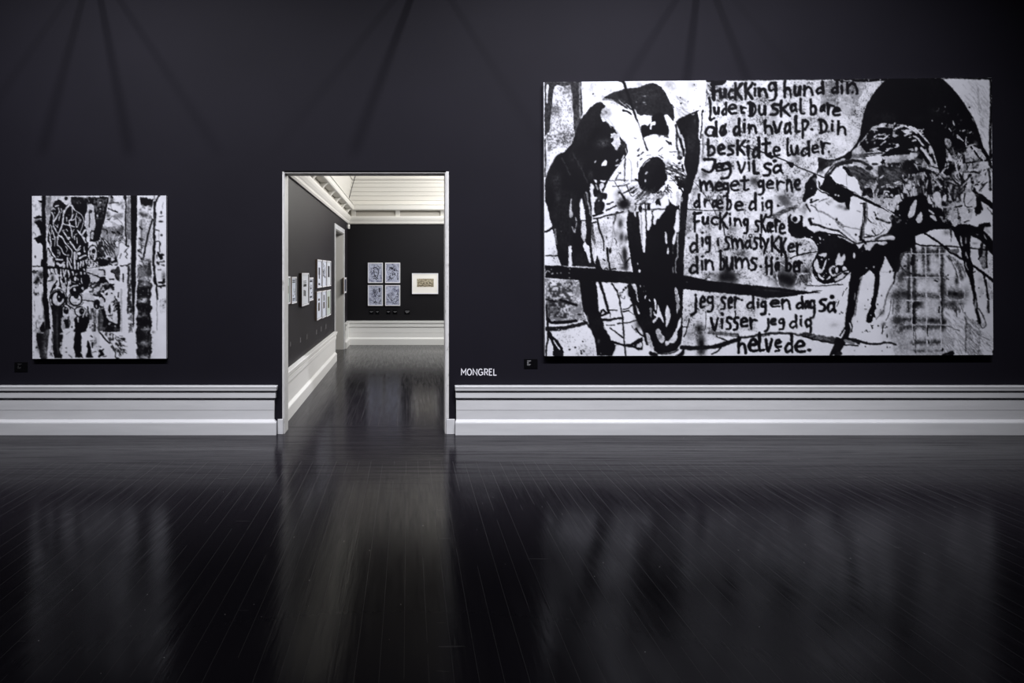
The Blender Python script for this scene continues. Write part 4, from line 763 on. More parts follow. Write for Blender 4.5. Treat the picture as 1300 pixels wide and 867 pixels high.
    A.lines('N2 535,180 590,290 630,440 632,545', 14, 22, v=.95); A.lines('N2 650,490 690,590 692,690 620,716', 13, v=.85); A.lines('N2 455,672 515,722;470,440 455,640', 12, v=.85); L('N2 510,530 600,600 630,560', 20, v=.6, o=.8); P('N2 480,440 560,420 540,500 490,520', .8, .7); A.lines('N2 400,400 640,405', 8, v=.75)
    # right-hand legs
    P('N2 640,-20 772,-20 775,120 812,210 822,400 852,600 885,780 880,867 842,867 820,700 790,520 750,390 712,320 690,230 660,120', .03, warp=.6, sm=False); A.lines('N2 715,60 742,140;712,190 720,240 742,295', 14, v=.7); A.lines('M2 640,600 665,720', 18, v=.8); A.lines('M2 715,620 716,690', 16, v=.55, dry=.1); L('M2 712,810 716,867', 12, v=.6); L('N2 840,320 800,340', 16)
    L('O2 830,0 865,150 905,320', 36, 46, v=.02); L('N2 855,720 845,820', 20, v=.7, dry=.1); L('O2 850,0 845,80', 20, v=.6); P('O2 860,290 920,290 910,330 880,310', .02); A.lines('O2 890,120 970,270 990,360 945,392 912,350', 18, 14, v=.25, dry=.1); S('O2 960,350', 26, 26, .5, .6)
    P('N2 890,0 1015,0 1012,200 965,300 905,180', .45, .8, dry=.1, kind='v'); L('N2 1000,0 1000,260', 26, v=.1, dry=.25, kind='v'); L('N2 900,20 895,150', 22, v=.1, dry=.2, kind='v'); L('M2 940,700 920,860', 40, v=.1, dry=.2, kind='v'); L('M2 1000,740 1000,867', 34, v=.05, dry=.2, kind='v'); L('N2 965,340 975,450', 36, 20, v=.03); L('N2 990,440 1010,640 1030,700', 30, v=.05, dry=.35, kind='v'); L('N2 1015,730 1025,867 | O2 1030,60', 22, v=.05, dry=.4, kind='v'); L('O2 1020,30 1032,180', 36, 26, v=.1, dry=.35, kind='v'); S('O2 1010,150', 16, 60, .5, .5); S('N2 920,430 930,600', 36, 50, .55, .5); K('N2 1020,60 1090,60 1090,700 1020,700', .25, .3, .7)
    L('N2 430,0 560,90 720,180', 30, 30, v=.02); L('N2 720,180 820,240 1000,375 1088,455', 32, 40, v=.02); L('M2 150,550 330,670 600,860', 30, v=.02); L('M2 0,685 100,718 350,725 600,742 1020,782', 24, 20, v=.02); P('M2 490,780 620,770 610,830 540,820', .4, dry=.1); D('N2 893,545', 9); D('N2 910,665 955,625', 7, .2); S('M2 840,690', 40, 16, .3, .6); L('M2 500,500 515,600 512,670', 40, 8, v=.2, dry=.35, kind='v'); S('M2 450,540', 60, 40, .3, .6); P('M2 960,560 985,600 1000,640 970,610', .75); P('M2 860,560 900,570 880,580', .6); P('M2 980,480 1030,500 1060,560 1000,530', .8)
    # hatch, edges
    A.strokes('O2 400,100 700,280 700,740 400,740', 150, 90, 7, 48, 10, v=.6, o=.8); A.strokes('O2 690,150 890,330 890,750 700,750', 150, 110, 10, 48, 6, v=.5, o=.85); A.strokes('O2 920,400 1100,500 1080,700 920,700', 30, 90, 8, 42, 10, v=.68, o=.8); L('O2 705,180 720,400 712,720', 26, v=.45, dry=.25, kind='v'); L('O2 900,400 895,720', 16, v=.6, dry=.2, kind='v'); K('O2 400,350 560,380 560,740 400,740', .35, .3, .6); A.lines('O2 440,360 500,380 620,425', 12, v=.3, dry=.3); L('O2 585,150 590,230', 20, v=.35, dry=.3); A.strokes('O2 420,60 700,60 660,140 460,140', 40, 60, 9, 75, 25, v=.25); A.lines('O2 940,510 1050,560;1000,600 1050,640', 16, v=.55, dry=.2); A.lines('O2 690,190 760,300', 16, v=.8)
    P('O2 385,756 540,700 562,738 545,766 380,770', .02, sm=False); D('O2 395,690', 14, ry=24); P('O2 1085,700 1110,690 1110,770 1082,760', .02); A.strokes('K2 650,80 1020,80 1020,700 900,800 880,600 700,380', 90, 130, 9, 50, 10, v=.72, o=.7); A.strokes('K2 840,100 900,100 960,700 900,700', 18, 120, 16, 75, 12, v=.6, o=.6)
    L('K2 1060,80 1065,400 1050,867 | L2 1060,330', 36, 40, v=.05, dry=.42, kind='v'); L('K2 1090,90 1092,867', 20, v=.05, dry=.2, kind='v'); D('K2 765,445', 11)
    A.lines('K2 490,740 515,770;670,775 700,760;540,635 555,690;760,800 790,780', 16, v=.8); D('K2 250,628 388,668 638,768 430,437', 10, .6); A.strokes('K2 260,440 620,560 860,840 500,867 300,620', 34, 34, 10, -30, 50, v=.5, o=.7); P('K2 600,830 650,850 640,867 600,867', .85); A.lines('K2 800,600 825,640', 14, v=.6); L('L2 600,15 640,60 680,90', 22, 14, v=.85); A.lines('L2 705,120 740,110', 14, v=.6); S('L2 850,140', 30, 40, .6, .7); P('L2 860,210 920,200 930,260 900,280', .75); P('L2 940,270 990,330 960,340', .75)
    # black painted top edge
    L('K1 0,62 200,72 450,70 700,56', 42, 46, v=.02); L('K1 80,72 230,82', 12, v=.75, dry=.2); D('K1 462,70 622,66', 9, .7); L('F1 80,78 250,84 330,86', 36, v=.04); L('F1 250,72 700,70 1192,62 | F2 600,58 1000,50', 16, v=.05, dry=.15); A.lines('F1 640,72 680,88;790,68 830,88', 10, v=.85); L('K2 390,38 640,38 1080,48', 30, 36, v=.03, dry=.15); D('K2 480,36 575,38 640,36', 18, .6, ry=8); L('K2 385,42 430,36', 10, v=.85)
    # --- the painted words
    W('F1', 'F@130,105,310,350 u@250,185,350,325 c@365,185,450,335 K@450,100,575,345 K@585,100,720,345 i@715,125,770,305 n@775,170,915,315 g@910,95,1050,360', 44)
    W('F2', 'h@45,75,165,315 u@190,145,295,295 n@315,145,460,290 d@485,80,620,270 d@695,85,815,260 i@815,80,890,255 n@905,95,1075,265 .@978,218,1018,258', 42)
    L('F1 150,112 310,108', 40); L('F1 165,100 170,200 172,335', 54)
    W('F1', 'L@88,305,190,640 u@165,435,255,550 d@270,370,370,560 e@365,395,495,545 r@525,425,630,535 .@570,500,610,540 D@635,365,765,575 u@785,415,895,560 s@945,385,1085,555', 42); L('F1 690,390 700,480 690,560', 40)
    W('F2', 'k@-10,340,150,575 a@130,385,245,515 l@258,315,350,548 b@400,325,515,555 a@545,410,630,515 r@630,385,755,555 e@712,435,835,570', 42); L('F2 750,470 800,460', 40)
    W('F1', 'o@45,700,215,850 d@150,635,230,855 o@248,690,355,850 /@270,670,350,850 d@430,595,550,840 i@570,610,618,795 n@640,675,770,812 h@858,610,990,815 v@985,635,1115,805', 42)
    W('F2', 'a@50,650,165,815 l@188,560,285,798 p@280,612,400,880 .@415,725,460,775 D@525,598,660,810 i@690,620,750,780 h@775,625,920,830', 42)
    W('G1', 'b@285,60,415,305 e@435,135,550,290 s@570,140,675,295 K@690,75,830,300 i@840,85,890,310 d@910,40,1040,335 t@1045,55,1180,305', 42)
    W('G2', 'e@112,165,225,310 l@300,55,370,308 u@362,145,475,295 d@492,85,645,310 e@650,135,755,265 r@765,95,912,280 .@870,205,912,280', 38)
    W('G1', 'J@215,338,415,535 e@395,395,535,518 g@470,385,635,622 v@712,378,830,545 i@852,325,900,515 l@915,360,1015,560 s@1060,385,1190,580', 40)
    W('G2', 'a@110,415,262,550 .@120,345,170,395', 40); D('G2 145,372', 34, .03, ry=24)
    W('G1', 'm@188,625,390,790 e@398,655,525,788 g@505,665,605,867 e@608,632,745,788 t@750,575,878,788 g@985,630,1090,840', 40)
    W('G2', 'e@18,630,138,758 r@152,632,280,782 n@298,622,392,800 e@408,612,502,778', 36)
    W('H1', 'd@158,10,272,208 r@298,75,395,195 a@408,85,500,205 e@478,85,578,222 b@612,-5,698,242 e@724,105,856,245 d@915,-10,1048,242 i@1090,55,1140,245', 38)
    W('H2', 'g@115,92,225,345 .@282,155,318,192', 40)
    W('H1', 'F@155,258,282,540 u@285,322,380,438 c@398,322,505,446 K@505,262,640,500 i@632,278,700,448 n@715,338,835,458 g@842,342,925,562 s@1000,360,1080,545', 40)
    W('H2', 'K@52,290,145,548 a@140,395,215,545 e@185,402,245,545 r@248,352,335,548 e@308,412,405,570', 38)
    W('H1', 'd@98,570,245,820 i@262,535,312,742 g@312,592,408,822 I@475,620,530,730 s@585,582,670,790 m@680,610,858,772 a@864,640,970,768 s@980,590,1058,778 t@1062,560,1122,760', 38); A.ring('H1 945,592', 24, 24, 14)
    W('H2', 'y@85,625,175,838 K@192,588,325,812 K@322,612,420,870 e@424,682,535,820 r@535,672,632,848', 40)
    S('I1 630,400', 135, 100, .02, 1., .2); S('I1 560,400 700,410 630,300', 70, 90, .03, .85); S('I2 420,430', 170, 130, .01, 1., .1); S('I2 350,400 480,470', 80, 90, .02, .9); S('I2 690,320', 70, 60, .02, .9); S('I2 650,420', 80, 60, .2, .7); S('I2 370,240', 60, 90, .15, .6); A.strokes('I2 580,360 740,330 740,480 600,500', 30, 60, 10, 70, 30, v=.15); L('I2 290,330 285,420 320,530', 16, v=.8); L('I2 545,480 570,400 620,350 720,350', 12, v=.8); S('I2 540,530', 40, 40, .85, .8); L('I2 330,200 385,240', 12, v=.85)
    W('I1', 'd@90,105,250,355 i@255,100,320,310 n@315,145,450,310 b@518,25,608,300 u@610,112,720,305 m@730,105,940,290 s@945,115,1045,310 .@1070,235,1110,280', 40)
    W('I2', 'H@115,115,232,368 a@248,185,330,318 .@268,118,312,162 b@395,118,488,318 e@498,175,575,335 r@565,172,640,330 .@40,230,78,275', 40); L('I2 400,40 405,180', 22); L('I2 470,136 640,80 842,40', 22, 16)
    A.lines('I2 665,505 900,515 1192,495', 14, v=.2, dry=.15); D('I1 195,645', 18, .03, ry=22)
    L('I1 195,690 | J1 200,60 190,170 140,212', 40, 44, v=.03); W('I1', 'e@242,652,332,828 g@338,655,450,880 s@532,655,618,848 e@632,662,708,830 r@715,662,798,830 .@810,695,845,725 d@882,655,1018,838 i@1028,692,1078,830 g@1078,722,1172,920', 38)
    W('I2', 'e@182,702,330,820 n@338,695,475,850 d@532,658,662,840 a@655,712,735,838 g@722,704,815,968 s@855,682,968,880 a@962,728,1100,890 ', 40); D('I2 1040,668', 34, .03, ry=30)
    W('J1', 'v@398,242,518,428 i@530,182,590,410 s@605,232,698,422 s@702,225,795,428 e@798,242,918,382 r@922,252,1052,410', 40); D('J1 565,205', 22, .03)
    L('J1 735,160 745,250', 22)
    W('J2', 'j@108,255,185,450 e@185,250,278,355 g@298,258,392,425 d@448,208,578,398 i@582,225,648,368 g@662,262,765,510', 38); D('J2 178,203', 14, .03)
    S('J1 240,400', 60, 80, .05, .9); S('J1 270,600', 66, 130, .01, 1.); S('J1 270,720', 60, 60, .1, .9); L('J1 0,662 200,668 450,652', 60, 56, v=.06, dry=.25); L('J1 450,650 560,622 700,575 790,545 ', 60, 60, v=.05, dry=.12); L('J1 380,450 560,470 770,490', 50, v=.3, dry=.45); L('J1 790,520 960,510 1192,470 | J2 220,462 480,470 640,490', 36, 30, v=.08, dry=.2); L('J1 415,755 490,715 540,660', 18, 26); L('J1 480,510 570,545 650,575', 14, 20); S('J1 110,480', 60, 80, .4, .5)
    P('J2 480,470 700,462 900,490 1110,525 1100,600 900,570 660,515', .5, .9); K('J2 480,470 700,462 1110,525 1100,600 660,515', .55, .06, .9, 1); A.lines('J2 640,505 780,545 900,572 1080,602', 20, dry=.1); A.lines('J2 0,485 220,470 420,465', 26, v=.1, dry=.2); L('J2 0,510 180,495', 20, v=.5, dry=.2)
    W('J1', 'h@760,500,905,750 e@912,532,1050,725 l@1040,450,1150,722', 46); W('J2', 'v@115,538,225,728 e@242,540,355,665 d@380,478,522,738 e@520,552,678,738', 44); D('J2 725,695', 32, .03, ry=24); L('J2 265,715 315,700', 30); L('J2 270,660 330,690', 16)
    P('J2 1100,520 1192,560 1192,640 1040,770 1000,760 1060,650', .03, dry=.05); L('O1 140,570 250,600', 50, v=.5, dry=.4); A.lines('O1 170,540 300,562 370,588 480,610 600,612 740,590 830,622', 34, 28, v=.03); L('O1 235,560 330,600', 36, v=.1, dry=.3); A.lines('O1 110,622 220,630 320,634', 18); D('J2 1145,195 1187,187', 8); S('J2 1070,350', 60, 40, .6, .5); A.scatter('J2 1090,0 1140,110', 6, 3, 7)
    A.lines('H1 85,222 300,238 560,236', 12, v=.05); A.lines('H1 300,0 400,150 480,310', 9, v=.25); L('H1 560,420 600,580', 14, v=.15); A.lines('F2 790,255 790,430', 7, v=.35); A.lines('F1 78,100 68,250 70,420', 7, v=.45); L('G1 228,0 240,200 236,320', 12, v=.4, dry=.2); L('G1 118,655 190,740 280,860', 12, v=.1); L('G1 262,40 262,200', 8, v=.5); A.lines('J1 330,170 332,400', 10, v=.2); A.lines('J1 20,378 75,380;110,260 75,400 30,515', 16, v=.06); A.scatter('G1 300,20 1100,800', 30, 2, 5); A.scatter('F2 560,90 1150,860', 40, 2, 5)
    # overall grain of the primed cloth
    A.finish()
    return A
def paint_scrawl():
    T = dict(a1=(36, 244), a2=(126, 244), b1=(36, 300), b2=(126, 300), c1=(36, 350), c2=(126, 350), d1=(36, 400), d2=(126, 400))
    A = Art(40.6, 248.4, 211, 455.4, T, 14.444, 21)
    P, L, S, K, D = A.poly, A.line, A.smudge, A.speck, A.dots
    A.v *= .97 - .05 * A.n4
    K('a1 70,80 240,80 240,867 70,867 | d1 80,0 300,0 300,800 80,800', .16, .4, .6, 2)
    # far left strip
    P('a1 105,452 240,432 240,482 110,484', .04); L('a1 120,510 240,510', 30, v=.4, dry=.25); P('a1 105,540 240,530 245,790 200,700 150,590', .04); P('a1 170,150 245,150 245,190 205,185', .05); L('a1 80,740 120,760 140,800', 10, v=.3); P('a1 120,840 240,780 240,867 100,867', .05)
    P('b1 125,50 180,30 260,0 260,160 215,120 170,125', .04); P('b1 225,440 262,420 262,540 230,540', .05); L('b1 75,545 260,548', 20, v=.03); K('b1 80,640 260,600 265,867 85,867', .42, .05, .9, 2); S('b1 230,700 170,790', 60, 70, .05, .9); D('b1 125,375', 14, .1, ry=26); L('b1 190,730 250,840', 16, v=.8, dry=.2)
    K('c1 85,20 200,20 180,380 85,360', .35, .05, .9, 2); S('c1 170,70 140,130', 30, 40, .05, .9); D('c1 150,340', 12, .1); D('c1 110,540', 12, .2); L('c1 100,460 110,660', 10, v=.4, dry=.5); S('c1 260,430', 24, 110, .04, 1.); S('c1 285,700', 20, 120, .1, .8); L('d1 140,120 145,220 180,240', 12, v=.2); P('d1 215,200 270,130 310,120 320,290 220,300', .04, dry=.1)
    # first black bar
    P('a1 240,66 322,66 325,867 | b1 335,400 | c1 350,0 370,500 392,867 | d1 405,252 310,272 296,0 | c1 290,700 262,500 268,200 | b1 268,700 255,300 | a1 245,600', .02, warp=.5, sm=False)
    L('d1 295,20 305,250', 18, v=.3, dry=.3, kind='v')
    P('d1 140,335 200,330 270,325 300,280 390,270 385,420 350,775 230,800 190,650 160,520', .16, warp=.8); S('d1 340,330 300,560 320,700', 36, 100, .45, .6); S('d1 210,380 200,560', 50, 120, .03, .8)
    L('c1 395,540 405,760 412,867 | d1 410,180', 26, v=.9); L('d1 400,280 375,460 352,760', 30, 26, v=.92); P('d1 130,570 150,570 150,600 120,600', .1)
    # scrawled heads
    P('a1 340,70 760,75 800,220 700,300 420,420 380,600 340,867', .78, warp=.6); K('a1 330,80 420,80 390,600 340,600', .5, .3, .8, 2); S('a1 370,160 350,300', 40, 80, .35, .7)
    P('a1 410,330 450,230 500,160 560,130 620,190 690,240 740,220 800,270 880,330 960,390 1010,500 1040,620 1100,720 1140,867 | b1 1110,60 1090,200 1080,360 1060,440 920,440 700,420 560,430 480,420 420,220 350,100 | a1 345,867 370,600 400,430', .04, warp=.8, sm=False)
    P('a1 780,85 1300,85 | a2 0,70 180,95 150,260 110,450 50,700 0,867 | b1 1300,60 1200,110 1100,80 | a1 1140,867 1040,620 960,390 860,320 790,200', .05, warp=.8, sm=False); K('a1 800,90 1300,90 | a2 160,110 60,500 | a1 1230,500 1200,240 900,260', .30, .35, .8, 2)
    P('a1 1090,225 1190,240 1200,400 1230,620 1200,700 1140,720 1130,867 1080,790 1060,700 1025,580 1050,420 1080,300', .82, warp=.8); L('a1 1120,330 1120,520 1115,640', 24, v=.35, dry=.2, kind='v'); L('a1 1160,700 1192,720', 30, v=.05); D('a1 1145,350', 22, .1, ry=30); D('a1 1262,430', 16, .9, ry=26); P('a1 1160,740 1200,730 1190,850 1150,850', .7, dry=.2)
    S('a1 1090,120 850,160', 70, 40, .3, .5); A.lines('a1 880,90 1060,100 1110,180', 10, v=.6, dry=.25); D('a2 20,185 15,305', 22, .75, ry=14)
    sc = [('650,340 640,450 630,540 660,580 740,600 845,635', 26), ('745,240 690,300 655,380', 34), ('630,540 600,650 540,745 470,640 455,540 462,440 420,368', 24), ('460,540 520,450 562,360 550,280', 28), ('560,510 580,400 622,345', 18), ('750,590 750,512 850,490 885,380', 22), ('780,490 835,395', 16), ('868,490 880,632 920,580 932,460', 20), ('750,600 790,700 800,830', 22), ('800,270 870,340 960,400 1012,510 980,640 940,735', 15), ('990,770 1042,690', 40), ('905,700 960,780 1035,845', 28), ('560,785 640,860', 26), ('800,290 805,400 790,480', 14), ('700,460 705,520', 24), ('420,320 450,300 490,320', 18), ('490,260 550,240', 22), ('600,300 612,330', 22), ('440,700 480,830', 22), ('400,600 370,700 400,800 390,867', 20), ('350,700 340,867', 24), ('430,620 420,760', 14), ('540,750 540,867', 20), ('640,720 700,820 740,860', 26), ('690,680 720,710', 20), ('620,700 660,690', 16), ('850,780 890,760', 14), ('800,740 840,680', 14), ('530,640 540,590', 16), ('500,600 540,640', 14), ('480,370 490,400', 14), ('900,440 910,480', 14)]
    for t, w in sc: L('a1 ' + t, w, w * .7, v=.9, warp=.5)
    P('a1 600,100 660,80 760,100 770,180 720,210 640,210', .9); D('a1 690,115', 34, .03, ry=36); D('a1 575,155', 18, .04, ry=14); D('a1 530,205', 26, .04, ry=30); D('a1 450,300', 26, .7, ry=22); D('a1 745,415', 22, .3, ry=10); D('a1 945,520', 24, .6, ry=40)
    sc = [('600,0 690,130 790,250 800,345', 22), ('530,160 600,220 640,310 682,335', 24), ('765,90 830,190 880,250 952,170', 26), ('880,275 955,222', 16), ('520,0 530,150', 20), ('395,0 412,190 345,120', 24), ('935,395 1000,360 1052,348', 30), ('345,200 420,280 490,390', 30), ('440,40 490,60', 16), ('485,0 480,180', 18), ('680,180 710,230 690,280', 14), ('720,30 750,20', 40), ('840,0 845,60', 22), ('885,30 890,120', 20), ('990,10 1050,110', 30), ('1025,190 1020,250', 16), ('800,330 790,440', 18), ('740,130 720,120', 14), ('820,200 850,180', 12)]
    for t, w in sc: L('b1 ' + t, w, w * .7, v=.9, warp=.5)
    D('b1 540,310', 46, .75, ry=70); K('b1 500,240 590,240 590,380 500,380', .6, .04, 1, 2); D('b1 930,312', 26, .95); D('b1 1032,272', 16, .95); D('b1 720,345', 26, .6, ry=20); D('b1 1095,50', 34, .92, ry=56)
    D('b1 1170,320', 86, .9, ry=146); A.ring('b1 1172,320', 96, 156, 20, .03); D('b1 1192,270', 38, .03, ry=44); L('b1 1130,250 1120,330 1150,430', 18, v=.15); A.scatter('b1 1120,330 1220,430', 10, 8, 16)
    # throats and strands
    P('b1 345,200 480,400 600,420 700,410 1060,440 1060,640 1110,867 350,867', .06, warp=.8); K('b1 345,220 480,420 460,560 345,560', .5, .9, 1, 3)
    sc = [('500,420 620,430', 34), ('520,500 600,530 650,480', 40), ('360,300 370,400 350,480', 34), ('400,480 440,520', 50), ('640,560 650,520', 44), ('430,620 470,690', 60), ('500,600 520,690', 40), ('370,620 400,800', 40), ('540,720 480,867', 70), ('590,600 590,867', 26), ('690,610 650,740 620,780', 30), ('730,610 750,760 700,867', 30), ('640,600 650,700', 30), ('715,400 715,560', 30), ('740,450 800,600', 26), ('770,400 790,480', 20), ('845,300 850,600', 40), ('890,300 880,420', 22), ('910,480 910,600', 24), ('960,460 950,560', 30), ('1000,450 1000,540', 34), ('1050,440 1070,500', 34), ('960,660 960,780 1000,867', 30), ('810,640 820,720', 20), ('880,690 860,800', 40), ('830,780 840,860', 40), ('1020,600 1040,740', 26), ('770,760 760,867', 30), ('680,760 690,867', 26)]
    for t, w in sc: L('b1 ' + t, w, w * .8, v=.86, warp=.7)
    D('b1 910,785', 22, .95, ry=28); P('b1 520,480 600,520 560,550', .9); S('b1 440,740', 50, 50, .05, .9); L('b1 360,800 420,800', 24); L('b1 350,570 470,570', 26)
    P('b1 1060,620 1192,600 1300,600 | b2 0,600 110,600 110,720 0,760 | b1 1200,867 1100,867 1110,740', .84, warp=.8); K('b1 1180,600 1290,600 1290,740 1180,740', .5, .55, .7, 1, 'v'); P('b1 1000,720 1100,690 1110,800 1060,867 1000,867', .04)
    L('b1 340,560 560,580 800,610 1000,640 1192,700 1300,750 | b2 60,800 120,830', 26, 22, v=.02, warp=.3)
    # eyes
    P('c1 355,20 560,0 560,180 420,360 360,480', .9); A.lines('c1 520,90 460,180 410,300', 26, v=.05); A.lines('c1 490,180 430,300 410,400', 40, v=.04); L('c1 470,240 420,320', 20, v=.9); L('c1 365,95 440,80', 22); S('c1 440,40', 40, 60, .06, .9)
    P('c1 560,0 620,0 680,180 700,400 640,560 600,230', .8, warp=.6); A.lines('c1 565,20 580,140 600,220', 26, v=.04); A.lines('c1 640,20 650,120 620,60', 30, v=.04); A.lines('c1 700,60 710,180 690,300', 20, v=.06); A.lines('c1 690,400 690,520', 40, v=.04); L('c1 720,160 740,60 770,0', 22, v=.04); L('c1 720,240 740,110', 26, v=.88)
    A.ring('c1 545,420', 120, 140, 34, .04); D('c1 545,420', 96, .88, ry=120); D('c1 575,390', 56, .03, ry=96); D('c1 557,385', 12, .9, ry=20); P('c1 540,280 640,330 640,420 590,380 530,310', .04); P('c1 550,220 620,240 620,310 560,260', .85); A.ring('c1 545,420', 160, 170, 14, .06)
    P('c1 780,0 1110,0 1100,200 1040,260 960,320 780,330 740,240 790,140', .05); A.polys('c1 830,40 860,10 880,60 850,100;890,40 920,60 910,90;930,130 945,150 930,160;960,20 1000,130 980,140;820,240 860,230 870,280 840,290;970,230 1000,200 1020,260', .9); A.lines('c1 740,260 800,200 900,180', 24, v=.85); A.lines('c1 800,110 850,130', 18, v=.6)
    A.ring('c1 865,430', 114, 112, 30, .04); D('c1 865,440', 92, .9, ry=90); D('c1 872,360', 52, .04, ry=60); D('c1 870,370', 14, .4); D('c1 920,430', 16, .15); L('c1 820,490 880,490', 12, v=.4); P('c1 770,290 960,290 900,360 790,370', .04); A.ring('c1 865,430', 150, 140, 12, .06)
    A.lines('c1 720,520 800,560 900,590 1000,570 1080,700', 26, v=.86); A.lines('c1 740,550 850,610 950,590', 16, v=.05); A.lines('c1 980,430 1060,470 1200,450', 20, v=.06); P('c1 1000,330 1200,360 1190,560 1100,530 1000,480', .86); A.lines('c1 1000,445 1200,460', 18, v=.1)
    D('c1 690,650', 80, .88, ry=110); D('c1 690,640', 50, .04, ry=64); D('c1 690,600', 20, .8, ry=16); L('c1 640,560 690,590', 20, v=.05); A.ring('c1 690,650', 90, 120, 18, .05)
    P('c1 760,620 860,650 880,867 760,867', .84); D('c1 950,655', 96, .86, ry=84); A.ring('c1 950,655', 104, 92, 22, .04); D('c1 975,650', 50, .04, ry=60); D('c1 985,645', 12, .6); A.lines('c1 1000,570 1080,680 1110,760', 20, v=.8)
    # lower columns
    P('c1 405,510 520,560 640,560 610,800 600,867 | d1 590,0 600,200 640,330 600,560 620,775 470,790 440,560 450,300 430,0', .06, warp=1, sm=False); S('c1 520,700', 30, 150, .2, .6); L('d1 530,0 525,300 540,700', 30, v=.18, dry=.3, kind='v'); K('d1 420,180 450,200 440,760 400,760', .5, .2, .9, 2); A.polys('d1 580,330 630,310 640,350 590,345;570,500 600,480 590,540;570,600 620,560 620,700 580,680', .75, dry=.15)
    P('d1 600,60 640,40 660,0 700,0 720,90 640,110', .8); P('d1 640,90 760,60 740,240 680,240 640,150', .05); P('d1 590,120 640,110 680,260 620,240', .75, dry=.15)
    P('d1 650,270 760,250 840,270 830,500 820,600 860,760 640,790 620,600', .93); D('d1 690,600 690,675', 18, .25, ry=10); D('d1 795,215', 16, .1); L('d1 745,30 750,180', 26, v=.4, dry=.3); L('d1 690,350 760,300', 10, v=.5); L('d1 740,730 800,780', 16, v=.3)
    P('d1 850,130 900,40 960,20 1050,10 1130,60 1130,140 1060,300 965,330 965,560 985,700 1010,775 870,770 820,600 835,500 860,300', .025, warp=1, sm=False); P('d1 890,30 920,60 925,100 900,80', .9); A.lines('c1 1000,720 1010,770;1060,720 1060,760;900,780 920,820', 20, v=.9); D('d1 845,280', 20, .1, ry=30); P('d1 960,680 1000,670 990,700', .85)
    P('c1 880,740 1110,720 1130,800 1140,867 860,867', .03); A.lines('c1 900,760 910,840;1010,700 1000,760;1050,710 1060,740', 22, v=.88)
    P('d1 1090,450 1140,600 1150,700 1180,776 1060,776 1080,620 1060,580', .03); P('d1 1140,120 1165,160 1120,230 1060,290 1060,250', .93); K('d1 1110,180 1280,150 1290,330 1120,310', .5, .15, .9, 2); P('d1 1150,370 1190,420 1130,400', .1); P('d1 1155,500 1190,510 1180,610 1160,570', .05); L('d1 1240,490 1290,485', 20, v=.1); P('d1 1150,670 1230,650 1290,630 1290,660', .04); A.lines('d1 1130,470 1240,470', 14, v=.4); A.lines('d1 1210,0 1215,280;1290,0 1290,300', 40, v=.25, dry=.15, kind='v'); P('d1 1150,50 1200,60 1190,90', .9)
    # middle right field
    K('a2 180,80 450,80 450,500 130,500', .25, .45, .7, 3); A.lines('a2 190,200 260,185 350,192', 22, v=.12); A.lines('a2 165,298 240,332 335,362', 26, v=.06); S('a2 170,430 150,380 230,150', 40, 40, .25, .8); S('a2 350,220', 40, 30, .4, .6); A.lines('a2 190,480 260,440 380,530 440,640', 10, v=.35); L('a2 360,370 450,430', 8, v=.45); L('a2 220,80 240,100', 30); P('a2 140,500 200,480 190,520 150,510', .1)
    P('a2 60,640 110,540 220,530 330,590 440,650 440,867 | b2 400,100 350,330 300,400 | b2 150,330 0,20 | a2 0,867', .72, warp=1); K('a2 40,640 440,640 440,867 | b2 420,60 340,200 200,260 60,60', .5, .15, .8, 1); P('a2 110,560 200,540 240,600 180,640 110,610', .93); A.lines('a2 235,725 280,750', 34); A.lines('a2 330,715 435,810', 24); A.lines('a2 400,620 440,680', 30, v=.2, dry=.2); A.lines('a2 60,680 140,700 130,760', 26, v=.15, dry=.2); A.lines('b2 40,140 160,340;80,60 180,170', 26, v=.92); A.lines('b2 40,160 150,330;30,30 180,200', 20, v=.05); A.strokes('b2 0,0 430,0 340,200 260,330 160,330 30,160', 70, 90, 12, 50, 30, v=.08); A.strokes('b2 200,0 420,0 330,200', 30, 70, 12, -45, 30, v=.9); P('b2 300,120 350,100 350,180 310,190', .93)
    P('b2 0,380 60,430 140,440 150,540 0,540', .04); K('b2 0,330 340,330 340,540 0,540', .55, .04, 1, 2); P('b2 220,470 330,400 360,420 340,450 230,500', .04); P('b2 230,510 290,510 260,540', .9)
    P('b2 380,120 460,180 560,190 575,500 490,510 350,480 320,380 360,300', .95, warp=.8); A.lines('b2 400,320 380,400;490,290 510,330 480,370 500,400;460,290 520,210', 16, v=.15, dry=.2)
    L('a2 470,70 485,300 480,600 490,867 | b2 485,160', 32, v=.05, dry=.28, kind='v'); D('a2 470,95', 34, .04, ry=40); P('a2 505,70 565,60 575,867 | b2 560,130 505,130', .75); K('a2 505,70 565,60 575,867 510,867', .5, .2, .9, 1); L('b2 485,60 485,160 530,180', 30, v=.03); L('b2 390,535 490,538 560,498', 32, v=.03)
    K('b2 540,540 580,540 | c2 600,700 | d2 630,300 540,300 | c2 540,500 550,0', .6, .15, 1, 2); L('b2 530,560 530,867 | c2 530,300 520,680', 34, 30, v=.04, dry=.3, kind='v'); K('d2 530,0 620,0 630,330 540,330', .5, .4, .8, 2)
    P('b2 115,560 280,560 370,560 500,560 510,867 | c2 510,400 500,867 380,867 | c2 250,300 | b2 150,800', .93, warp=.8); P('b2 205,640 240,602 290,600 330,552 370,570 376,800 350,822 290,750 280,690 220,662', .2, warp=.6); L('b2 436,692 434,828', 28, v=.03); A.lines('b2 0,612 95,622 100,712', 26, v=.06); L('b2 190,780 250,782', 24, v=.04)
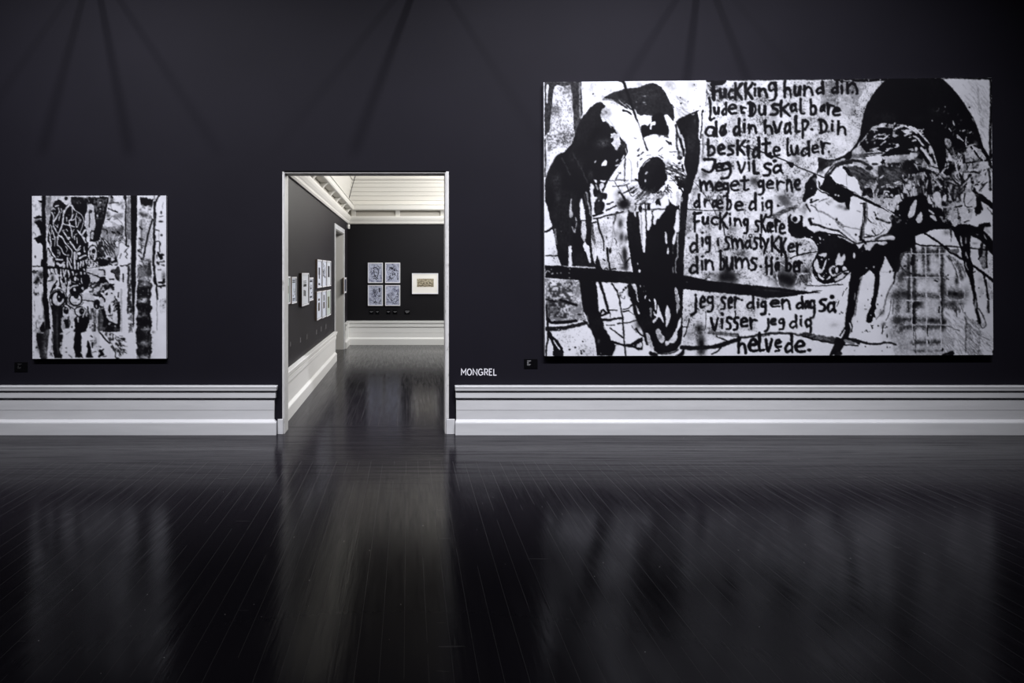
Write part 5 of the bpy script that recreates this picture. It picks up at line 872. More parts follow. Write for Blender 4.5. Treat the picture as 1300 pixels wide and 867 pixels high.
    # creature in the middle
    P('b2 0,760 80,740 150,800 180,867 | c2 190,150 60,190 0,160', .04); P('c2 60,140 140,120 200,160 120,200', .6, dry=.2); K('c2 0,150 280,130 270,300 0,300', .6, .05, 1, 2); A.lines('c2 190,60 260,55', 22); P('c2 20,140 70,120 60,160 10,240', .7)
    P('c2 60,330 180,250 260,300 300,400 360,520 340,600 330,867 | d2 300,120 200,130 130,0 | c2 130,700 80,500', .9, warp=1); A.polys('c2 100,330 140,300 150,340 110,350;200,310 235,320 220,345;210,500 270,440 260,480;170,560 190,530 210,640 190,690 165,640;270,380 290,370 320,440 350,500 310,470;90,400 100,450 80,440', .05); A.strokes('c2 260,480 360,500 350,650 250,650', 30, 60, 16, -40, 25, v=.05); K('c2 180,700 270,700 270,860 200,860', .5, .1, .9, 2); L('c2 360,310 350,390', 24, v=.15)
    P('c2 0,260 60,400 80,560 130,740 180,820 300,867 | d2 340,130 330,0 375,0 378,300 60,305 40,100 0,120', .04, warp=.8, sm=False); P('c2 330,600 375,480 378,867 330,867', .04); L('d2 180,160 190,140', 30, v=.85); D('d2 290,200', 16, .7, ry=20); L('c2 0,610 70,590', 30, v=.5, dry=.2); K('d2 70,180 370,180 370,290 70,290', .3, .3, .8, 2); P('d2 130,0 320,0 330,140 250,120 170,90', .88); K('d2 130,0 240,0 240,100', .4, .1, .9, 2); L('c2 400,250 400,867 | d2 400,290', 30, v=.72, dry=.1, kind='v')
    A.lines('c2 0,650 40,760 | d2 30,260', 60, v=.35, dry=.1, kind='v'); P('c2 0,400 60,420 70,560 0,520', .85); A.lines('c2 30,340 90,420 95,470', 20)
    # between the two halves
    K('b1 1190,60 1300,40 | b2 40,60 130,430 | b1 1300,440 1260,420 1270,250', .6, .05, .9, 2); P('b1 1110,430 1180,470 1260,400 1300,420 1300,560 1080,540', .06, warp=2); A.strokes('b1 1080,430 1300,430 1300,570 1080,570', 26, 60, 16, 80, 30, v=.9); A.strokes('b1 1260,180 1300,150 1300,440 1240,430', 14, 60, 18, 60, 30, v=.05); A.lines('b1 1290,560 1080,580', 18, v=.4, dry=.2)
    K('c1 1110,130 1310,110 1310,330 1120,320', .62, .08, .95, 2); A.lines('c1 1120,190 1200,140 1300,130', 24, v=.05); A.lines('c1 1130,300 1200,350 1310,360', 40, v=.05); A.polys('c1 1200,240 1280,200 1300,260 1230,290;1130,310 1180,320 1160,350', .82, dry=.1); D('c1 1250,520', 60, .04, ry=90); D('c1 1245,560', 12, .85, ry=26); A.lines('c1 1090,560 1110,800;1190,600 1170,800', 22, v=.1, dry=.1); P('c1 1120,560 1180,600 1170,860 1120,860', .88, dry=.1); K('c1 1060,560 1300,640 1300,860 1060,860', .4, .1, .8, 2, 'v'); A.lines('c1 1220,640 1230,860', 40, v=.45, dry=.2, kind='v'); A.lines('c1 1290,640 1295,860', 40, v=.2, dry=.1, kind='v')
    L('b1 1060,640 1110,700 1300,690', 12, v=.7); K('b1 1110,760 1200,700 1300,780 1300,867 1110,867', .35, .5, .7, 1)
    # drawn hand
    L('d2 10,320 100,430 190,515', 26, v=.04); K('d2 90,310 240,310 290,450 240,520 190,500', .6, .08, .95, 2); A.lines('d2 220,570 290,690;240,550 290,640', 22, v=.06); L('d2 300,600 290,740 320,790', 14, v=.06); A.lines('d2 335,650 380,715;380,600 400,640;300,520 340,560;360,510 400,550;405,420 465,455;330,780 350,790', 26, v=.08); A.strokes('d2 280,370 470,400 450,700 320,720', 60, 60, 12, 45, 30, v=.15); D('d2 440,430', 34, .03, ry=24); A.lines('d2 450,660 460,640;370,380 430,380', 10, v=.2)
    P('d2 0,640 50,640 90,730 0,760', .03); P('d2 30,640 90,620 60,660', .03); P('d2 0,660 20,680 10,720 0,720', .9); A.lines('d2 60,770 120,750', 14, v=.1); L('d2 0,570 20,590', 20, v=.1)
    P('d1 1190,330 1300,330 1300,640 1230,650 1190,560', .9); A.polys('d1 1155,500 1190,510 1180,610 1160,570;1280,740 1300,720 1300,780', .05); K('d1 1180,330 1300,330 1300,620 1180,620', .25, .2, .7, 2); P('d2 60,560 0,520 0,330 190,510', .93, .0)
    # second black bar and gritty column
    P('a2 572,50 692,50 | b2 685,300 670,867 | c2 655,400 642,700 | d2 640,150 622,240 | c2 605,600 590,200 | b2 580,867 580,300', .02, warp=.4, sm=False)
    col = 'a2 740,100 995,130 | b2 970,0 965,500 | c2 945,200 940,867 | d2 940,795 685,795 685,0 | c2 690,300 | b2 720,500 735,0'
    K('a2 740,130 970,130 | b2 965,500 720,500', .42, .40, .8, 1); K('a2 740,130 960,130 960,500 740,500', .42, .22, .7, 2); P('a2 745,92 995,132 962,290 930,220 840,235 745,205', .03, warp=1.4, sm=False); S('a2 760,390 850,420', 50, 40, .1, .8); A.lines('a2 740,630 780,670;b2 730,40 780,80;b2 700,250 780,310', 30, v=.06, dry=.1); L('a2 765,500 770,867 | b2 770,260', 14, v=.25, dry=.2, kind='v'); A.strokes('b2 720,40 790,40 780,520 720,520', 20, 70, 16, 40, 20, v=.1); P('b2 800,200 960,190 960,390 790,400', .9, .7)
    P('b2 710,560 965,500 | c2 945,200 940,867 | d2 940,795 685,795 685,0 | c2 690,300', .35, .6, warp=1, sm=False); K('b2 770,400 965,400 965,560 740,560', .5, .2, .8, 1)
    K('b2 710,520 965,480 | c2 945,300 690,300', .58, .08, .9, 1); K('c2 690,0 950,0 945,500 690,500', .66, .04, .95, 2); K('c2 690,200 945,200 | d2 940,795 685,795', .85, .025, 1, 2); P('d2 690,0 935,0 940,180 685,190', .03, .7, warp=1); P('d2 690,300 935,300 935,440 690,440', .03, .8, warp=2); P('d2 690,590 935,580 935,720 690,720', .03, .85, warp=2); P('c2 690,520 940,520 940,640 690,640', .03, .8, warp=2)
    for y in ('b2 840,760', 'c2 820,440', 'c2 780,470', 'c2 820,700', 'c2 760,730', 'd2 830,235', 'd2 770,250', 'd2 880,240', 'd2 760,505', 'd2 850,500', 'd2 900,520', 'd2 810,765', 'd2 740,775', 'd2 890,770', 'c2 830,150', 'c2 760,40', 'c2 880,60'):
        S(y, 90, 46, .72, .75, .6)
    A.strokes('c2 700,420 940,420 | d2 935,795 700,795', 90, 50, 10, 88, 14, v=.5, o=.6)
    K('c2 690,500 945,500 | d2 940,795 685,795', .5, .03, .9, 2)
    L('b2 690,0 680,867 | c2 675,300 660,867 | d2 660,790', 22, v=.96)
    L('a2 1095,60 1060,120 1025,200', 34, v=.03); L('a2 1020,190 1015,330 1005,867 | b2 995,300 1000,560 1025,867 | c2 1020,0 1050,240 1062,430', 50, 36, v=.035, warp=1); D('a2 1010,100', 14, .5, ry=50); L('a2 1000,400 1010,520 1008,700', 14, v=.3, dry=.35); L('c2 1050,440 1055,867 | d2 1050,275', 9, v=.35); L('a2 970,500 910,700 872,867 | b2 860,100 830,260 800,395', 34, 28, v=.05); L('b2 975,560 985,760 975,867', 20, v=.95)
    D('a2 1132,372', 16, .1, ry=34); L('a2 1100,450 1160,440', 14, v=.2, dry=.2); D('a2 1130,538', 42, .08, ry=16); L('a2 1040,690 1095,710', 22, v=.25); D('a2 1140,785', 26, .3, ry=22); L('a2 1090,720 1090,860', 8, v=.5); L('a2 1170,180 1150,300', 10, v=.5, dry=.5); A.lines('b2 1030,95 1100,100 1105,280', 18, v=.06); D('b2 1110,140', 18, .1, ry=24); P('b2 1040,290 1070,280 1100,320 1160,310 1195,350 1160,370 1170,420 1120,430 1090,380 1060,330', .04); L('b2 1050,340 1055,400', 20, v=.2); K('b2 1060,460 1200,460 1190,530 1070,530', .5, .08, .9, 2); L('b2 1080,610 1130,610', 22, v=.4); S('b2 1175,720', 36, 90, .3, .8); P('b2 1170,780 1200,760 1200,867 1140,867', .05); L('c2 1095,118 1190,118', 40, v=.04, dry=.06); L('c2 1185,80 1190,130', 24); L('c2 1095,190 1195,180', 36, v=.04, dry=.06); D('c2 1130,215', 14, .2); S('c2 1210,470', 18, 36, .2, .8); D('c2 1170,540', 12, .2); S('d2 985,310', 40, 26, .4, .7); K('c2 1100,420 1210,420 1200,700 1110,700', .22, .4, .6); S('c2 1180,30', 30, 50, .3, .7)
    L('a1 66,250 66,60', 8, v=.95)
    A.finish()
    return A
# ---------------------------------------------------------------- the two big canvases
CD = .058                                     # canvas depth
side_m = mat('primed_canvas_edge', (.62, .62, .66), .7, .2)
bar_m = mat('stretcher_pine', (.34, .25, .15), .7, .2)
def paint_material(name):
    m = mat(name, (.8, .8, .85), .6, .08)
    at = nd(m, 'ShaderNodeAttribute'); at.attribute_name = 'pigment'
    lk(m, at.outputs['Color'], bsdf(m).inputs['Base Color'])
    bump(m, noise(m, 420, 2), .0006, .3)
    return m
WHITE = (.74, .755, .83); BLACK = (.0034, .0031, .0048)
def canvas(A, corners, label, name, CD):
    """corners: photo pixels of top-left, top-right, bottom-right, bottom-left of the painted face"""
    d = WALL - CD
    v = A.result(); h, w = v.shape
    P3 = [np.array((wx(x, d), wz(y, d))) for x, y in corners]
    t = thing(name, label, 'painting', (float((P3[2][0] + P3[3][0]) / 2), WALL, float((P3[2][1] + P3[3][1]) / 2)))
    ox, oz = t.location.x, t.location.z
    # image samples sit on the photo grid; sample the art at each vertex
    u = np.linspace(0, 1, w); q = np.linspace(0, 1, h)
    U, Q = np.meshgrid(u, q)
    X = (P3[0][0] * (1 - U) + P3[1][0] * U) * (1 - Q) + (P3[3][0] * (1 - U) + P3[2][0] * U) * Q
    Z = (P3[0][1] * (1 - U) + P3[1][1] * U) * (1 - Q) + (P3[3][1] * (1 - U) + P3[2][1] * U) * Q
    PX = VX + X * F / d; PY = VY - (Z - EYE) * F / d
    gi = np.clip((PX - A.x0) * RS / 2 - .5, 0, w - 1.001); gj = np.clip((PY - A.y0) * RS / 2 - .5, 0, h - 1.001)
    i0, j0 = gi.astype(int), gj.astype(int); fi, fj = gi - i0, gj - j0
    i1, j1 = np.minimum(i0 + 1, w - 1), np.minimum(j0 + 1, h - 1)
    val = (v[j0, i0] * (1 - fi) + v[j0, i1] * fi) * (1 - fj) + (v[j1, i0] * (1 - fi) + v[j1, i1] * fi) * fj
    val = np.clip(val, 0, 1) ** 2.2
    co = np.stack([X - ox, np.full_like(X, -CD), Z - oz], -1).reshape(-1, 3).astype(np.float32)
    me = bpy.data.meshes.new('painted_face'); n = w * h
    idx = np.arange(n).reshape(h, w)
    fc = np.stack([idx[:-1, :-1], idx[1:, :-1], idx[1:, 1:], idx[:-1, 1:]], -1).reshape(-1, 4)
    me.vertices.add(n); me.vertices.foreach_set('co', co.ravel())
    me.loops.add(fc.size); me.loops.foreach_set('vertex_index', fc.ravel().astype(np.int32))
    me.polygons.add(len(fc)); me.polygons.foreach_set('loop_start', np.arange(0, fc.size, 4, dtype=np.int32))
    me.update(calc_edges=True); me.validate()
    ca = me.color_attributes.new('pigment', 'FLOAT_COLOR', 'POINT')
    rgba = np.ones((n, 4), np.float32)
    for k in range(3): rgba[:, k] = (BLACK[k] + (WHITE[k] - BLACK[k]) * val).ravel()
    ca.data.foreach_set('color', rgba.ravel())
    me.materials.append(paint_material(name + '_paint'))
    o = bpy.data.objects.new('painted_face', me); C.collection.objects.link(o); o.parent = t
    # folded canvas edge
    bm = bmesh.new(); c = [(p[0] - ox, p[1] - oz) for p in P3]
    fv = [bm.verts.new((x, -CD + .0003, z)) for x, z in c]; bv = [bm.verts.new((x, -.004, z)) for x, z in c]
    for i in range(4): bm.faces.new((fv[i], fv[(i + 1) % 4], bv[(i + 1) % 4], bv[i]))
    iv = [bm.verts.new((x * .97, -.004, .04 + (z - .04) * .97)) for x, z in c]
    for i in range(4): bm.faces.new((bv[i], bv[(i + 1) % 4], iv[(i + 1) % 4], iv[i]))
    bmesh.ops.recalc_face_normals(bm, faces=bm.faces)
    obj('canvas_edge', bm, side_m, t, loc=(0, 0, 0))['label'] = 'pale primed edge of the canvas'
    x0, x1 = max(c[0][0], c[3][0]) + .004, min(c[1][0], c[2][0]) - .004; z0, z1 = max(c[2][1], c[3][1]) + .004, min(c[0][1], c[1][1]) - .004
    bm = bmesh.new()
    bx(bm, (x0, -CD + .01, z0), (x1, -.0005, z0 + .05)); bx(bm, (x0, -CD + .01, z1 - .05), (x1, -.0005, z1)); bx(bm, (x0, -CD + .01, z0 + .05), (x0 + .05, -.0005, z1 - .05)); bx(bm, (x1 - .05, -CD + .01, z0 + .05), (x1, -.0005, z1 - .05))
    obj('stretcher', bm, bar_m, t, loc=(0, 0, 0))
    return t
canvas(paint_dogs(), [(690.2, 104.2), (1259.0, 98.4), (1261.0, 450.6), (692.0, 452.0)], 'huge black and white canvas of two snarling dog heads with handwritten Danish words', 'painting', .058)
canvas(paint_scrawl(), [(40.6, 248.8), (210.8, 248.2), (211.0, 455.2), (41.2, 455.4)], 'smaller tall black and white canvas of scrawled lines, staring eyes and black upright bars', 'painting', .042)

# ---------------------------------------------------------------- MONGREL, in vinyl letters
G = {'M': '0,1 0,0 .5,.62 1,0 1,1', 'O': None, 'N': '0,1 0,0 1,1 1,0', 'G': None, 'R': '0,1 0,0 .55,.0 .9,.08 1,.26 .9,.44 .55,.52 0,.52;.5,.52 1,1', 'E': '1,0 0,0 0,1 1,1;0,.47 .8,.47', 'L': '0,0 0,1 1,1'}
def arc(a0, a1, n=18): return [(.5 + .5 * math.cos(math.radians(a0 + (a1 - a0) * i / n)), .5 - .5 * math.sin(math.radians(a0 + (a1 - a0) * i / n))) for i in range(n + 1)]
def ribbon(bm, p, w, y, t, closed=False):
    n = len(p); rows = []
    for i in range(n):
        a = p[i - 1] if (i or closed) else p[i]; b = p[(i + 1) % n] if (i < n - 1 or closed) else p[i]
        d0 = Vector((p[i][0] - a[0], p[i][1] - a[1])); d1 = Vector((b[0] - p[i][0], b[1] - p[i][1]))
        if d0.length < 1e-9: d0 = d1
        if d1.length < 1e-9: d1 = d0
        d0.normalize(); d1.normalize(); nn = Vector((-(d0.y + d1.y), d0.x + d1.x))
        if nn.length < 1e-6: nn = Vector((-d0.y, d0.x))
        nn.normalize(); k = w / 2 / max(.45, nn.dot(Vector((-d0.y, d0.x))))
        rows.append([bm.verts.new((p[i][0] + s * nn.x * k, yy, p[i][1] + s * nn.y * k)) for s in (-1, 1) for yy in (y, y - t)])
    for i in range(n if closed else n - 1):
        a, b = rows[i], rows[(i + 1) % n]
        for q in ((0, 1), (1, 3), (3, 2), (2, 0)): bm.faces.new((a[q[0]], a[q[1]], b[q[1]], b[q[0]]))
    if not closed: bm.faces.new((rows[0][0], rows[0][2], rows[0][3], rows[0][1])); bm.faces.new((rows[-1][0], rows[-1][1], rows[-1][3], rows[-1][2]))
vt = thing('wall_lettering', 'white capital letters MONGREL on the dark wall beside the doorway', 'lettering', (wx(608), WALL, wz(477)))
LW = 1.18 / 120.4
def letter(ch, px0, px1, py0, py1, w, parent, name='letter', mm='letter_white', depth=WALL):
    bm = bmesh.new(); hw = w / 2
    x0, x1, z1, z0 = wx(px0, depth) + hw, wx(px1, depth) - hw, wz(py0, depth) - hw, wz(py1, depth) + hw
    T = lambda u, v: (x0 + (x1 - x0) * u - parent.location.x, z1 + (z0 - z1) * v - parent.location.z)
    if ch == 'O': ribbon(bm, [T(*q) for q in arc(0, 360, 28)[:-1]], w, -.0006, .001, True)
    elif ch == 'G': ribbon(bm, [T(*q) for q in arc(42, 300, 22)] + [T(1, .86), T(1, .53), T(.6, .53)], w, -.0006, .001)
    else:
        for s in G[ch].split(';'): ribbon(bm, [T(*map(float, q.split(','))) for q in s.split()], w, -.0006, .001)
    bmesh.ops.recalc_face_normals(bm, faces=bm.faces)
    return obj(name, bm, M[mm], parent, loc=(0, 0, 0))
for ch, a, b in (('M', 585.2, 592.0), ('O', 592.8, 599.1), ('N', 600.1, 606.1), ('G', 606.9, 613.3), ('R', 614.6, 619.8), ('E', 620.7, 625.3), ('L', 626.2, 630.9)):
    letter(ch, a, b, 467.8, 476.8, LW, vt)

# caption plates beside the canvases: a black plate with a small block of grey print
def plate(px0, py0, px1, py1, marks, label, depth=WALL, group=None, mm='letter_grey'):
    x0, x1, z0, z1 = wx(px0, depth), wx(px1, depth), wz(py1, depth), wz(py0, depth)
    t = thing('caption_plate', label, 'label', ((x0 + x1) / 2, depth, z0), group)
    cx, cz = t.location.x, t.location.z
    obj('plate', box((x0 - cx, -.006, 0), (x1 - cx, -.0004, z1 - cz), .0015), M['black_void'], t, loc=(0, 0, 0))
    bm = bmesh.new()
    for a, b, c, d in marks: bx(bm, (wx(a, depth) - cx, -.0068, wz(d, depth) - cz), (wx(c, depth) - cx, -.0061, wz(b, depth) - cz))
    obj('print', bm, M[mm], t, loc=(0, 0, 0))['label'] = 'small grey printed lines'
    return t
plate(665.2, 455.8, 682.4, 467.7, [(669.0, 457.4, 674.0, 458.3), (669.0, 458.6, 673.4, 459.1), (669.1, 459.6, 671.0, 461.4), (669.0, 462.0, 673.6, 462.8), (669.0, 463.2, 672.8, 463.8)], 'small black caption plate below the left corner of the two dogs canvas')
plate(18.6, 459.8, 35.2, 471.9, [(22.7, 461.6, 28.0, 462.3), (23.2, 462.6, 26.6, 463.1), (22.9, 464.3, 24.2, 465.6), (22.6, 466.2, 27.2, 466.8), (22.8, 467.3, 26.4, 467.8)], 'small black caption plate below the left corner of the scrawled canvas', mm='metal')

# ---------------------------------------------------------------- framed works in the far room
white_frame = mat('white_lacquer_frame', (.80, .80, .84), .35, .4)
wood_frame = mat('brown_wood_frame', (.12, .085, .06), .5, .3)
lk(wood_frame, ramp(wood_frame, noise(wood_frame, 12, 3, .6, sc=(1, 1, .1)), [(.3, (.17, .125, .095)), (.7, (.26, .20, .155))]), bsdf(wood_frame).inputs['Base Color'])
mat_board = mat('warm_white_mount', (.86, .84, .79), .7, .2)
def sheet_mat(name, paper, ink, scale, lo, hi, sc=(1, 1, 1), seed=0):
    m = mat(name, paper, .6, .25)
    tcn = nd(m, 'ShaderNodeTexCoord'); mp = nd(m, 'ShaderNodeMapping'); mp.inputs['Location'].default_value = (seed * 3.1, seed * 1.7, seed * 2.3); mp.inputs['Scale'].default_value = sc
    lk(m, tcn.outputs['Object'], mp.inputs[0])
    a = nd(m, 'ShaderNodeTexNoise'); a.inputs['Scale'].default_value = scale; a.inputs['Detail'].default_value = 5; a.inputs['Roughness'].default_value = .68; a.inputs['Distortion'].default_value = 1.2
    lk(m, mp.outputs[0], a.inputs['Vector'])
    lk(m, ramp(m, a.outputs['Fac'], [(lo, ink), (hi, paper)]), bsdf(m).inputs['Base Color'])
    return m
def strokes(bm, segs, y):
    for p, w in segs: ribbon(bm, p, w, y, .0004)
def frame(loc, rot, w, h, depth, bar, fm, sheet, label, name='framed_drawing', inset=0, group=None, figure=None, fig_m=None, cat='framed picture', mount=None, side=None):
    """local: x across, z up from bottom edge, -y out of the wall"""
    t = thing(name, label, cat, loc, group, rot)
    if side:
        bm = bmesh.new(); e = .003
        bx(bm, (-w / 2, -depth + .004, 0), (-w / 2 + e, -.0005, h)); bx(bm, (w / 2 - e, -depth + .004, 0), (w / 2, -.0005, h)); bx(bm, (-w / 2 + e, -depth + .004, 0), (w / 2 - e, -.0005, e)); bx(bm, (-w / 2 + e, -depth + .004, h - e), (w / 2 - e, -.0005, h))
        obj('frame_side', bm, side, t, loc=(0, 0, 0))['label'] = 'dark brown side of the frame'
    bm = bmesh.new()
    yb = -.0005 if not side else -depth + .0038
    bx(bm, (-w / 2, -depth, 0), (-w / 2 + bar, yb, h)); bx(bm, (w / 2 - bar, -depth, 0), (w / 2, yb, h)); bx(bm, (-w / 2 + bar, -depth, 0), (w / 2 - bar, yb, bar)); bx(bm, (-w / 2 + bar, -depth, h - bar), (w / 2 - bar, yb, h))
    obj('frame', bm, fm, t, loc=(0, 0, 0))
    if mount:
        obj('mount', box((-w / 2 + bar, -depth + .008, bar), (w / 2 - bar, -.001, h - bar)), mount, t, loc=(0, 0, 0))
        x0, z0, x1, z1 = inset
        obj('sheet', box((x0 * w - w / 2, -depth + .0060, z0 * h), (x1 * w - w / 2, -depth + .0079, z1 * h)), sheet, t, loc=(0, 0, 0))
    else:
        obj('sheet', box((-w / 2 + bar, -depth + .010, bar), (w / 2 - bar, -.001, h - bar)), sheet, t, loc=(0, 0, 0))
    if figure:
        bm = bmesh.new()
        for pts, wd in figure: ribbon(bm, [((u - .5) * w, v * h) for u, v in pts], wd * w, (-depth + .0098) if not mount else (-depth + .0058), .0005)
        bmesh.ops.recalc_face_normals(bm, faces=bm.faces)
        obj('drawing', bm, fig_m, t, loc=(0, 0, 0))
    return t
ink = mat('blue_black_ink', (.035, .035, .055), .6, .2)
bar_ink = mat('black_ink', (.01, .01, .012), .6, .2)
rnd = random.Random(11)
def squig(n, x0, z0, x1, z1, wd):
    out = []
    for _ in range(n):
        x, z = rnd.uniform(x0, x1), rnd.uniform(z0, z1); a = rnd.uniform(0, 6.28); p = [(x, z)]
        for _ in range(4):
            a += rnd.uniform(-1, 1); x = min(x1, max(x0, x + .07 * math.cos(a))); z = min(z1, max(z0, z + .05 * math.sin(a)))
            if (x, z) != p[-1]: p.append((x, z))
        if len(p) > 2: out.append((p, wd * rnd.uniform(.5, 1.4)))
    return out
face_fig = [([(.36, .70), (.44, .76), (.56, .76), (.68, .66), (.72, .52), (.66, .36), (.60, .26), (.66, .2)], .06), ([(.40, .62), (.42, .48), (.46, .36), (.56, .24)], .045), ([(.22, .58), (.28, .5), (.2, .4)], .035), ([(.44, .56), (.5, .54)], .05), ([(.58, .55), (.63, .52)], .05), ([(.48, .36), (.58, .35)], .06), ([(.34, .2), (.46, .24), (.58, .17)], .05)]
sq4 = []
specs = [('B1', 467.1, 333.5, 486.1, 359.2, 'framed drawing of a dark bent figure, upper left of four on the far wall', face_fig + squig(14, .16, .12, .84, .88, .028)),
         ('B2', 489.0, 333.5, 508.1, 359.2, 'framed drawing of scattered blue grey blots, upper right of four on far wall', squig(30, .16, .14, .84, .88, .034)),
         ('B3', 467.1, 361.9, 486.1, 388.1, 'framed drawing with a dark top right corner, lower left of the four on far wall', [([(.74, .86), (.8, .74), (.76, .66)], .09), ([(.42, .14), (.5, .24)], .06)] + squig(34, .14, .10, .86, .9, .022)),
         ('B4', 489.0, 361.9, 508.1, 388.1, 'framed drawing with a pale curve at top left, lower right of four on far wall', squig(30, .14, .1, .86, .62, .022) + [([(.5, .82), (.66, .8), (.8, .7), (.84, .5)], .03), ([(.78, .44), (.86, .42)], .06)])]
for k, (nm, a, b, c, d, lab, fig) in enumerate(specs):
    sh = sheet_mat('drawing_paper_' + nm, (.50, .53, .66), (.17, .18, .28), 9, .34, .56, seed=k + 1)
    frame((wx((a + c) / 2, FY), FY, wz(d, FY)), (0, 0, 0), (c - a) * FY / F, (d - b) * FY / F, .035, .02, white_frame, sh, lab, figure=fig, fig_m=ink, group='four drawings on the far wall')
etch = sheet_mat('sepia_print', (.60, .54, .40), (.16, .13, .08), 30, .40, .62, (1, 1, 1.6), 7)
fig = [([(.22, .44), (.26, .56), (.34, .6), (.36, .48)], .016), ([(.4, .44), (.44, .54), (.5, .46)], .016), ([(.54, .44), (.57, .56), (.62, .46)], .02), ([(.66, .44), (.68, .56), (.74, .5), (.79, .46)], .02), ([(.2, .39), (.34, .41), (.5, .38), (.66, .4), (.81, .38)], .022)]
frame((wx(539.6, FY), FY, wz(373.1, FY)), (0, 0, 0), 33.2 * FY / F, 26.2 * FY / F, .04, .02, white_frame, etch, 'white framed small sepia print in a wide cream mount on the far wall', 'framed_print', (.19, .34, .83, .74), figure=fig, fig_m=mat('sepia_ink', (.06, .048, .03), .6, .2), mount=mat_board)
# captions under them
for k, (a, c, lab) in enumerate(((468.6, 474.2, 'first black caption under the four drawings, at the far left'), (476.8, 481.4, 'second black caption from the left under the four drawings'), (490.4, 495.6, 'third black caption from the left, under the lower right drawing'), (498.6, 504.4, 'fourth black caption from the left, at the right under the four drawings'), (513.4, 520.2, 'last black caption on its own, between the four drawings and the sepia print'))):
    w_ = c - a
    plate(a, 393.4, c, 399.0, [(a + w_ * .14, 395.1, c - w_ * .1, 395.6), (a + w_ * .3, 396.0, c - w_ * .3, 396.5)] if k < 4 else [(a + w_ * .1, 394.6, c - w_ * .05, 395.4), (a + w_ * .25, 396.0, c - w_ * .2, 396.7), (a + w_ * .4, 397.2, c - w_ * .5, 397.8)], lab, depth=FY, group='caption plates on the far wall')

# left wall of the far room: x of a picture column gives its distance
def ly(px, X=FX): return -X * F / (VX - px)
def lz(py, y): return EYE - (py - VY) * y / F
def left_frame(px0, px1, py_top, py_bot, depth, fm, sheet, label, figure=None, fig_m=ink, bar=.02, name='framed_drawing', group='framed works on the left wall of the far room', mount=None, inset=0):
    Xf = FX + depth
    y0, y1 = ly(px0, Xf), ly(px1, Xf)
    z1, z0 = lz(py_top, y0), lz(py_bot, y0)
    return frame((FX, (y0 + y1) / 2, z0), (0, 0, math.pi / 2), y1 - y0, z1 - z0, depth, bar, fm, sheet, label, name, inset, group, figure, fig_m, mount=mount, side=wood_frame)
def lsheet(k, paper=(.55, .57, .66), inkc=(.10, .10, .14)): return sheet_mat('left_wall_sheet_%d' % k, paper, inkc, 7, .36, .55, (1, 1, 1), 20 + k)
pale = mat('pale_sheet', (.62, .65, .70), .6, .25); cool = mat('blue_white_sheet', (.62, .66, .76), .6, .25); greenish = mat('grey_green_sheet', (.50, .56, .53), .6, .25)
olive = mat('olive_image', (.10, .10, .05), .6, .2); brownk = mat('brown_black_image', (.055, .042, .032), .6, .2)
rectf = lambda x0, z0, x1, z1: ([((x0 + x1) / 2, z0), ((x0 + x1) / 2, z1)], x1 - x0)
left_frame(361.8, 368.9, 351.0, 387.2, .03, white_frame, greenish, 'grey green framed sheet partly hidden behind the door jamb, nearest on the left wall', [rectf(.55, .38, .80, .66)], olive)
left_frame(370.9, 376.9, 351.6, 386.0, .03, white_frame, cool, 'narrow pale framed sheet of printed text, second from the doorway on the left wall', [rectf(.2, .78, .8, .82), rectf(.2, .84, .8, .88), rectf(.25, .1, .75, .13), rectf(.25, .15, .75, .2)] + squig(6, .2, .28, .8, .7, .03), ink)
left_frame(383.4, 392.4, 346.6, 389.2, .042, white_frame, pale, 'deep brown framed sheet with a black band across its middle, on the left wall', [rectf(.3, .58, .72, .66), rectf(.32, .30, .45, .48), rectf(.5, .28, .62, .46), rectf(.3, .69, .7, .71), rectf(.3, .74, .7, .76)], bar_ink)
left_frame(393.0, 398.0, 352.4, 382.4, .03, white_frame, cool, 'small pale framed sheet between the deep brown frame and the blocks of three', [rectf(.2, .8, .85, .88), rectf(.25, .12, .8, .2), rectf(.3, .5, .7, .56)] + squig(5, .2, .22, .8, .76, .03), ink)
up = [(403.2, 408.9, [rectf(.34, .46, .66, .72), rectf(.4, .32, .6, .46), ([(.3, .14), (.7, .12)], .06)], 'upper framed sheet nearest the doorway, in the block of three on the left wall', cool, ink),
      (409.6, 414.7, squig(12, .2, .3, .8, .86, .06), 'middle upper framed sheet with a loose grey sketch, in the block of three', cool, ink),
      (415.3, 420.4, [rectf(.34, .36, .74, .8)], 'upper framed sheet with a black upright block, farthest of the three', pale, bar_ink)]
tops = lambda px: 329.2 + (px - 403) * .13; bots = lambda px: 365.8 - (px - 403) * .16
for a, b, fig, lab, sh, fm_ in up: left_frame(a, b, tops(a), bots(a), .034, white_frame, sh, lab, fig, fm_)
lo = [(402.6, 408.7, [rectf(.34, .30, .66, .60), rectf(.36, .66, .66, .74)], 'lower framed sheet nearest the doorway, with a brown black image, on the left wall', cool, brownk),
      (409.4, 414.5, [rectf(.34, .34, .68, .58), rectf(.4, .62, .64, .84)], 'middle lower framed sheet with a dark square image, on the left wall', cool, brownk),
      (415.1, 420.2, [rectf(.36, .30, .72, .74)], 'lower framed sheet with a dark olive upright image, farthest of the lower three', greenish, olive)]
tp2 = lambda px: 370.4 - (px - 402.6) * .15; bt2 = lambda px: 407.0 - (px - 402.6) * .38
for a, b, fig, lab, sh, fm_ in lo: left_frame(a, b, tp2(a), bt2(a), .034, white_frame, sh, lab, fig, fm_)
left_frame(436.9, 440.0, 352.4, 372.6, .025, white_frame, mat('slate_sheet', (.045, .05, .085), .5, .3), 'small white framed dark sheet on the strip of wall beyond the second door', bar=.04)
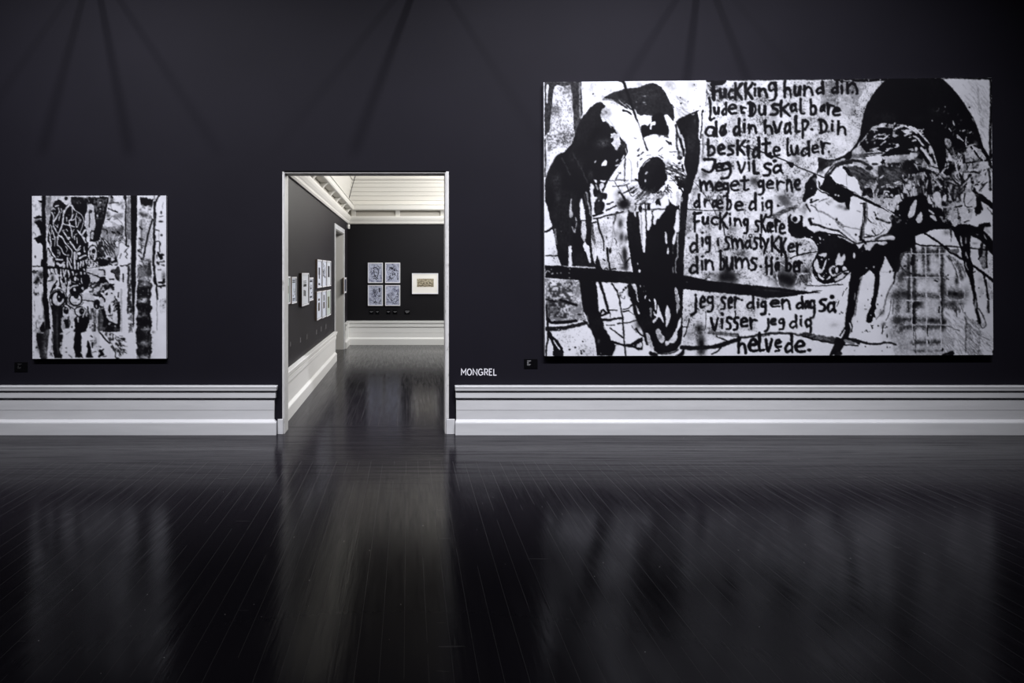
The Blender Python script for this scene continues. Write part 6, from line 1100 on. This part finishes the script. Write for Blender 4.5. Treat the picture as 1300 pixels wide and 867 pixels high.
# pale wall captions of the left wall
for k, (px, py, lab) in enumerate(((368.4, 437, 'nearest grey wall caption, low beside the door jamb'), (381.2, 431.4, 'second grey wall caption from the doorway on the left wall'), (389.6, 427.2, 'third grey wall caption from the doorway on the left wall'), (401.6, 421.4, 'fourth grey wall caption, first of three under the block of frames'), (407.6, 417.6, 'fifth grey wall caption, middle of three under the block of frames'), (413.6, 414.4, 'sixth grey wall caption, last of three beside the second door'))):
    y = ly(px); z = lz(py + 3.4, y); hh = 6.6 * y / F
    t = thing('wall_caption', lab, 'label', (FX, y, z), 'wall captions on the left wall', (0, 0, math.pi / 2))
    wd = 2.6 * y * y / F / 1.43 / 2
    obj('panel', box((-wd / 2, -.003, 0), (wd / 2, -.0004, hh)), mat('grey_caption_film', (.05, .047, .052), .6, .3), t, loc=(0, 0, 0))
    bm = bmesh.new()
    for i in range(5): bx(bm, (-wd * .42, -.0036, hh * (.12 + .17 * i)), (wd * (.40 - .1 * (i % 3)), -.0031, hh * (.20 + .17 * i)))
    obj('print', bm, mat('pale_grey_print', (.17, .165, .17), .6, .2), t, loc=(0, 0, 0))
# white detector in the corner under the cornice
y = 15.92
t = thing('motion_detector', 'small white motion detector in the far corner under the cornice', 'detector', (FX, y, lz(290.6, y)), None, (0, 0, math.radians(58)))
bm = bmesh.new(); bx(bm, (-.035, -.075, 0), (.035, -.016, .105), .014); obj('housing', bm, M['white_plastic'], t, loc=(0, 0, 0))
obj('bracket', box((-.018, -.016, .03), (.018, .022, .075), .004), M['white_plastic'], t, loc=(0, 0, 0))
obj('lens', box((-.022, -.078, .018), (.022, -.0745, .058), .0015), mat('milky_lens', (.6, .6, .6), .3, .4), t, loc=(0, 0, 0))

# unseen poles added for their fan shadows; the spotlights throw them down the wall
for px in (118, 540, 890):
    x, z = wx(px), wz(-52)
    t = thing('shadow_pole', 'dark metal pole added above the pictures to throw fan shadows', 'pole', (x, WALL, z), 'metal poles high on the picture wall')
    bm = bmesh.new(); bmesh.ops.create_cone(bm, cap_ends=True, segments=16, radius1=.03, radius2=.03, depth=2.1, matrix=Matrix.Translation((0, -1.06, 0)) @ Matrix.Rotation(math.pi / 2, 4, 'X'))
    obj('rod', bm, M['metal'], t, loc=(0, 0, 0))
    bm = bmesh.new(); bmesh.ops.create_cone(bm, cap_ends=True, segments=20, radius1=.06, radius2=.05, depth=.02, matrix=Matrix.Translation((0, -.0105, 0)) @ Matrix.Rotation(math.pi / 2, 4, 'X'))
    obj('wall_plate', bm, M['metal'], t, loc=(0, 0, 0))
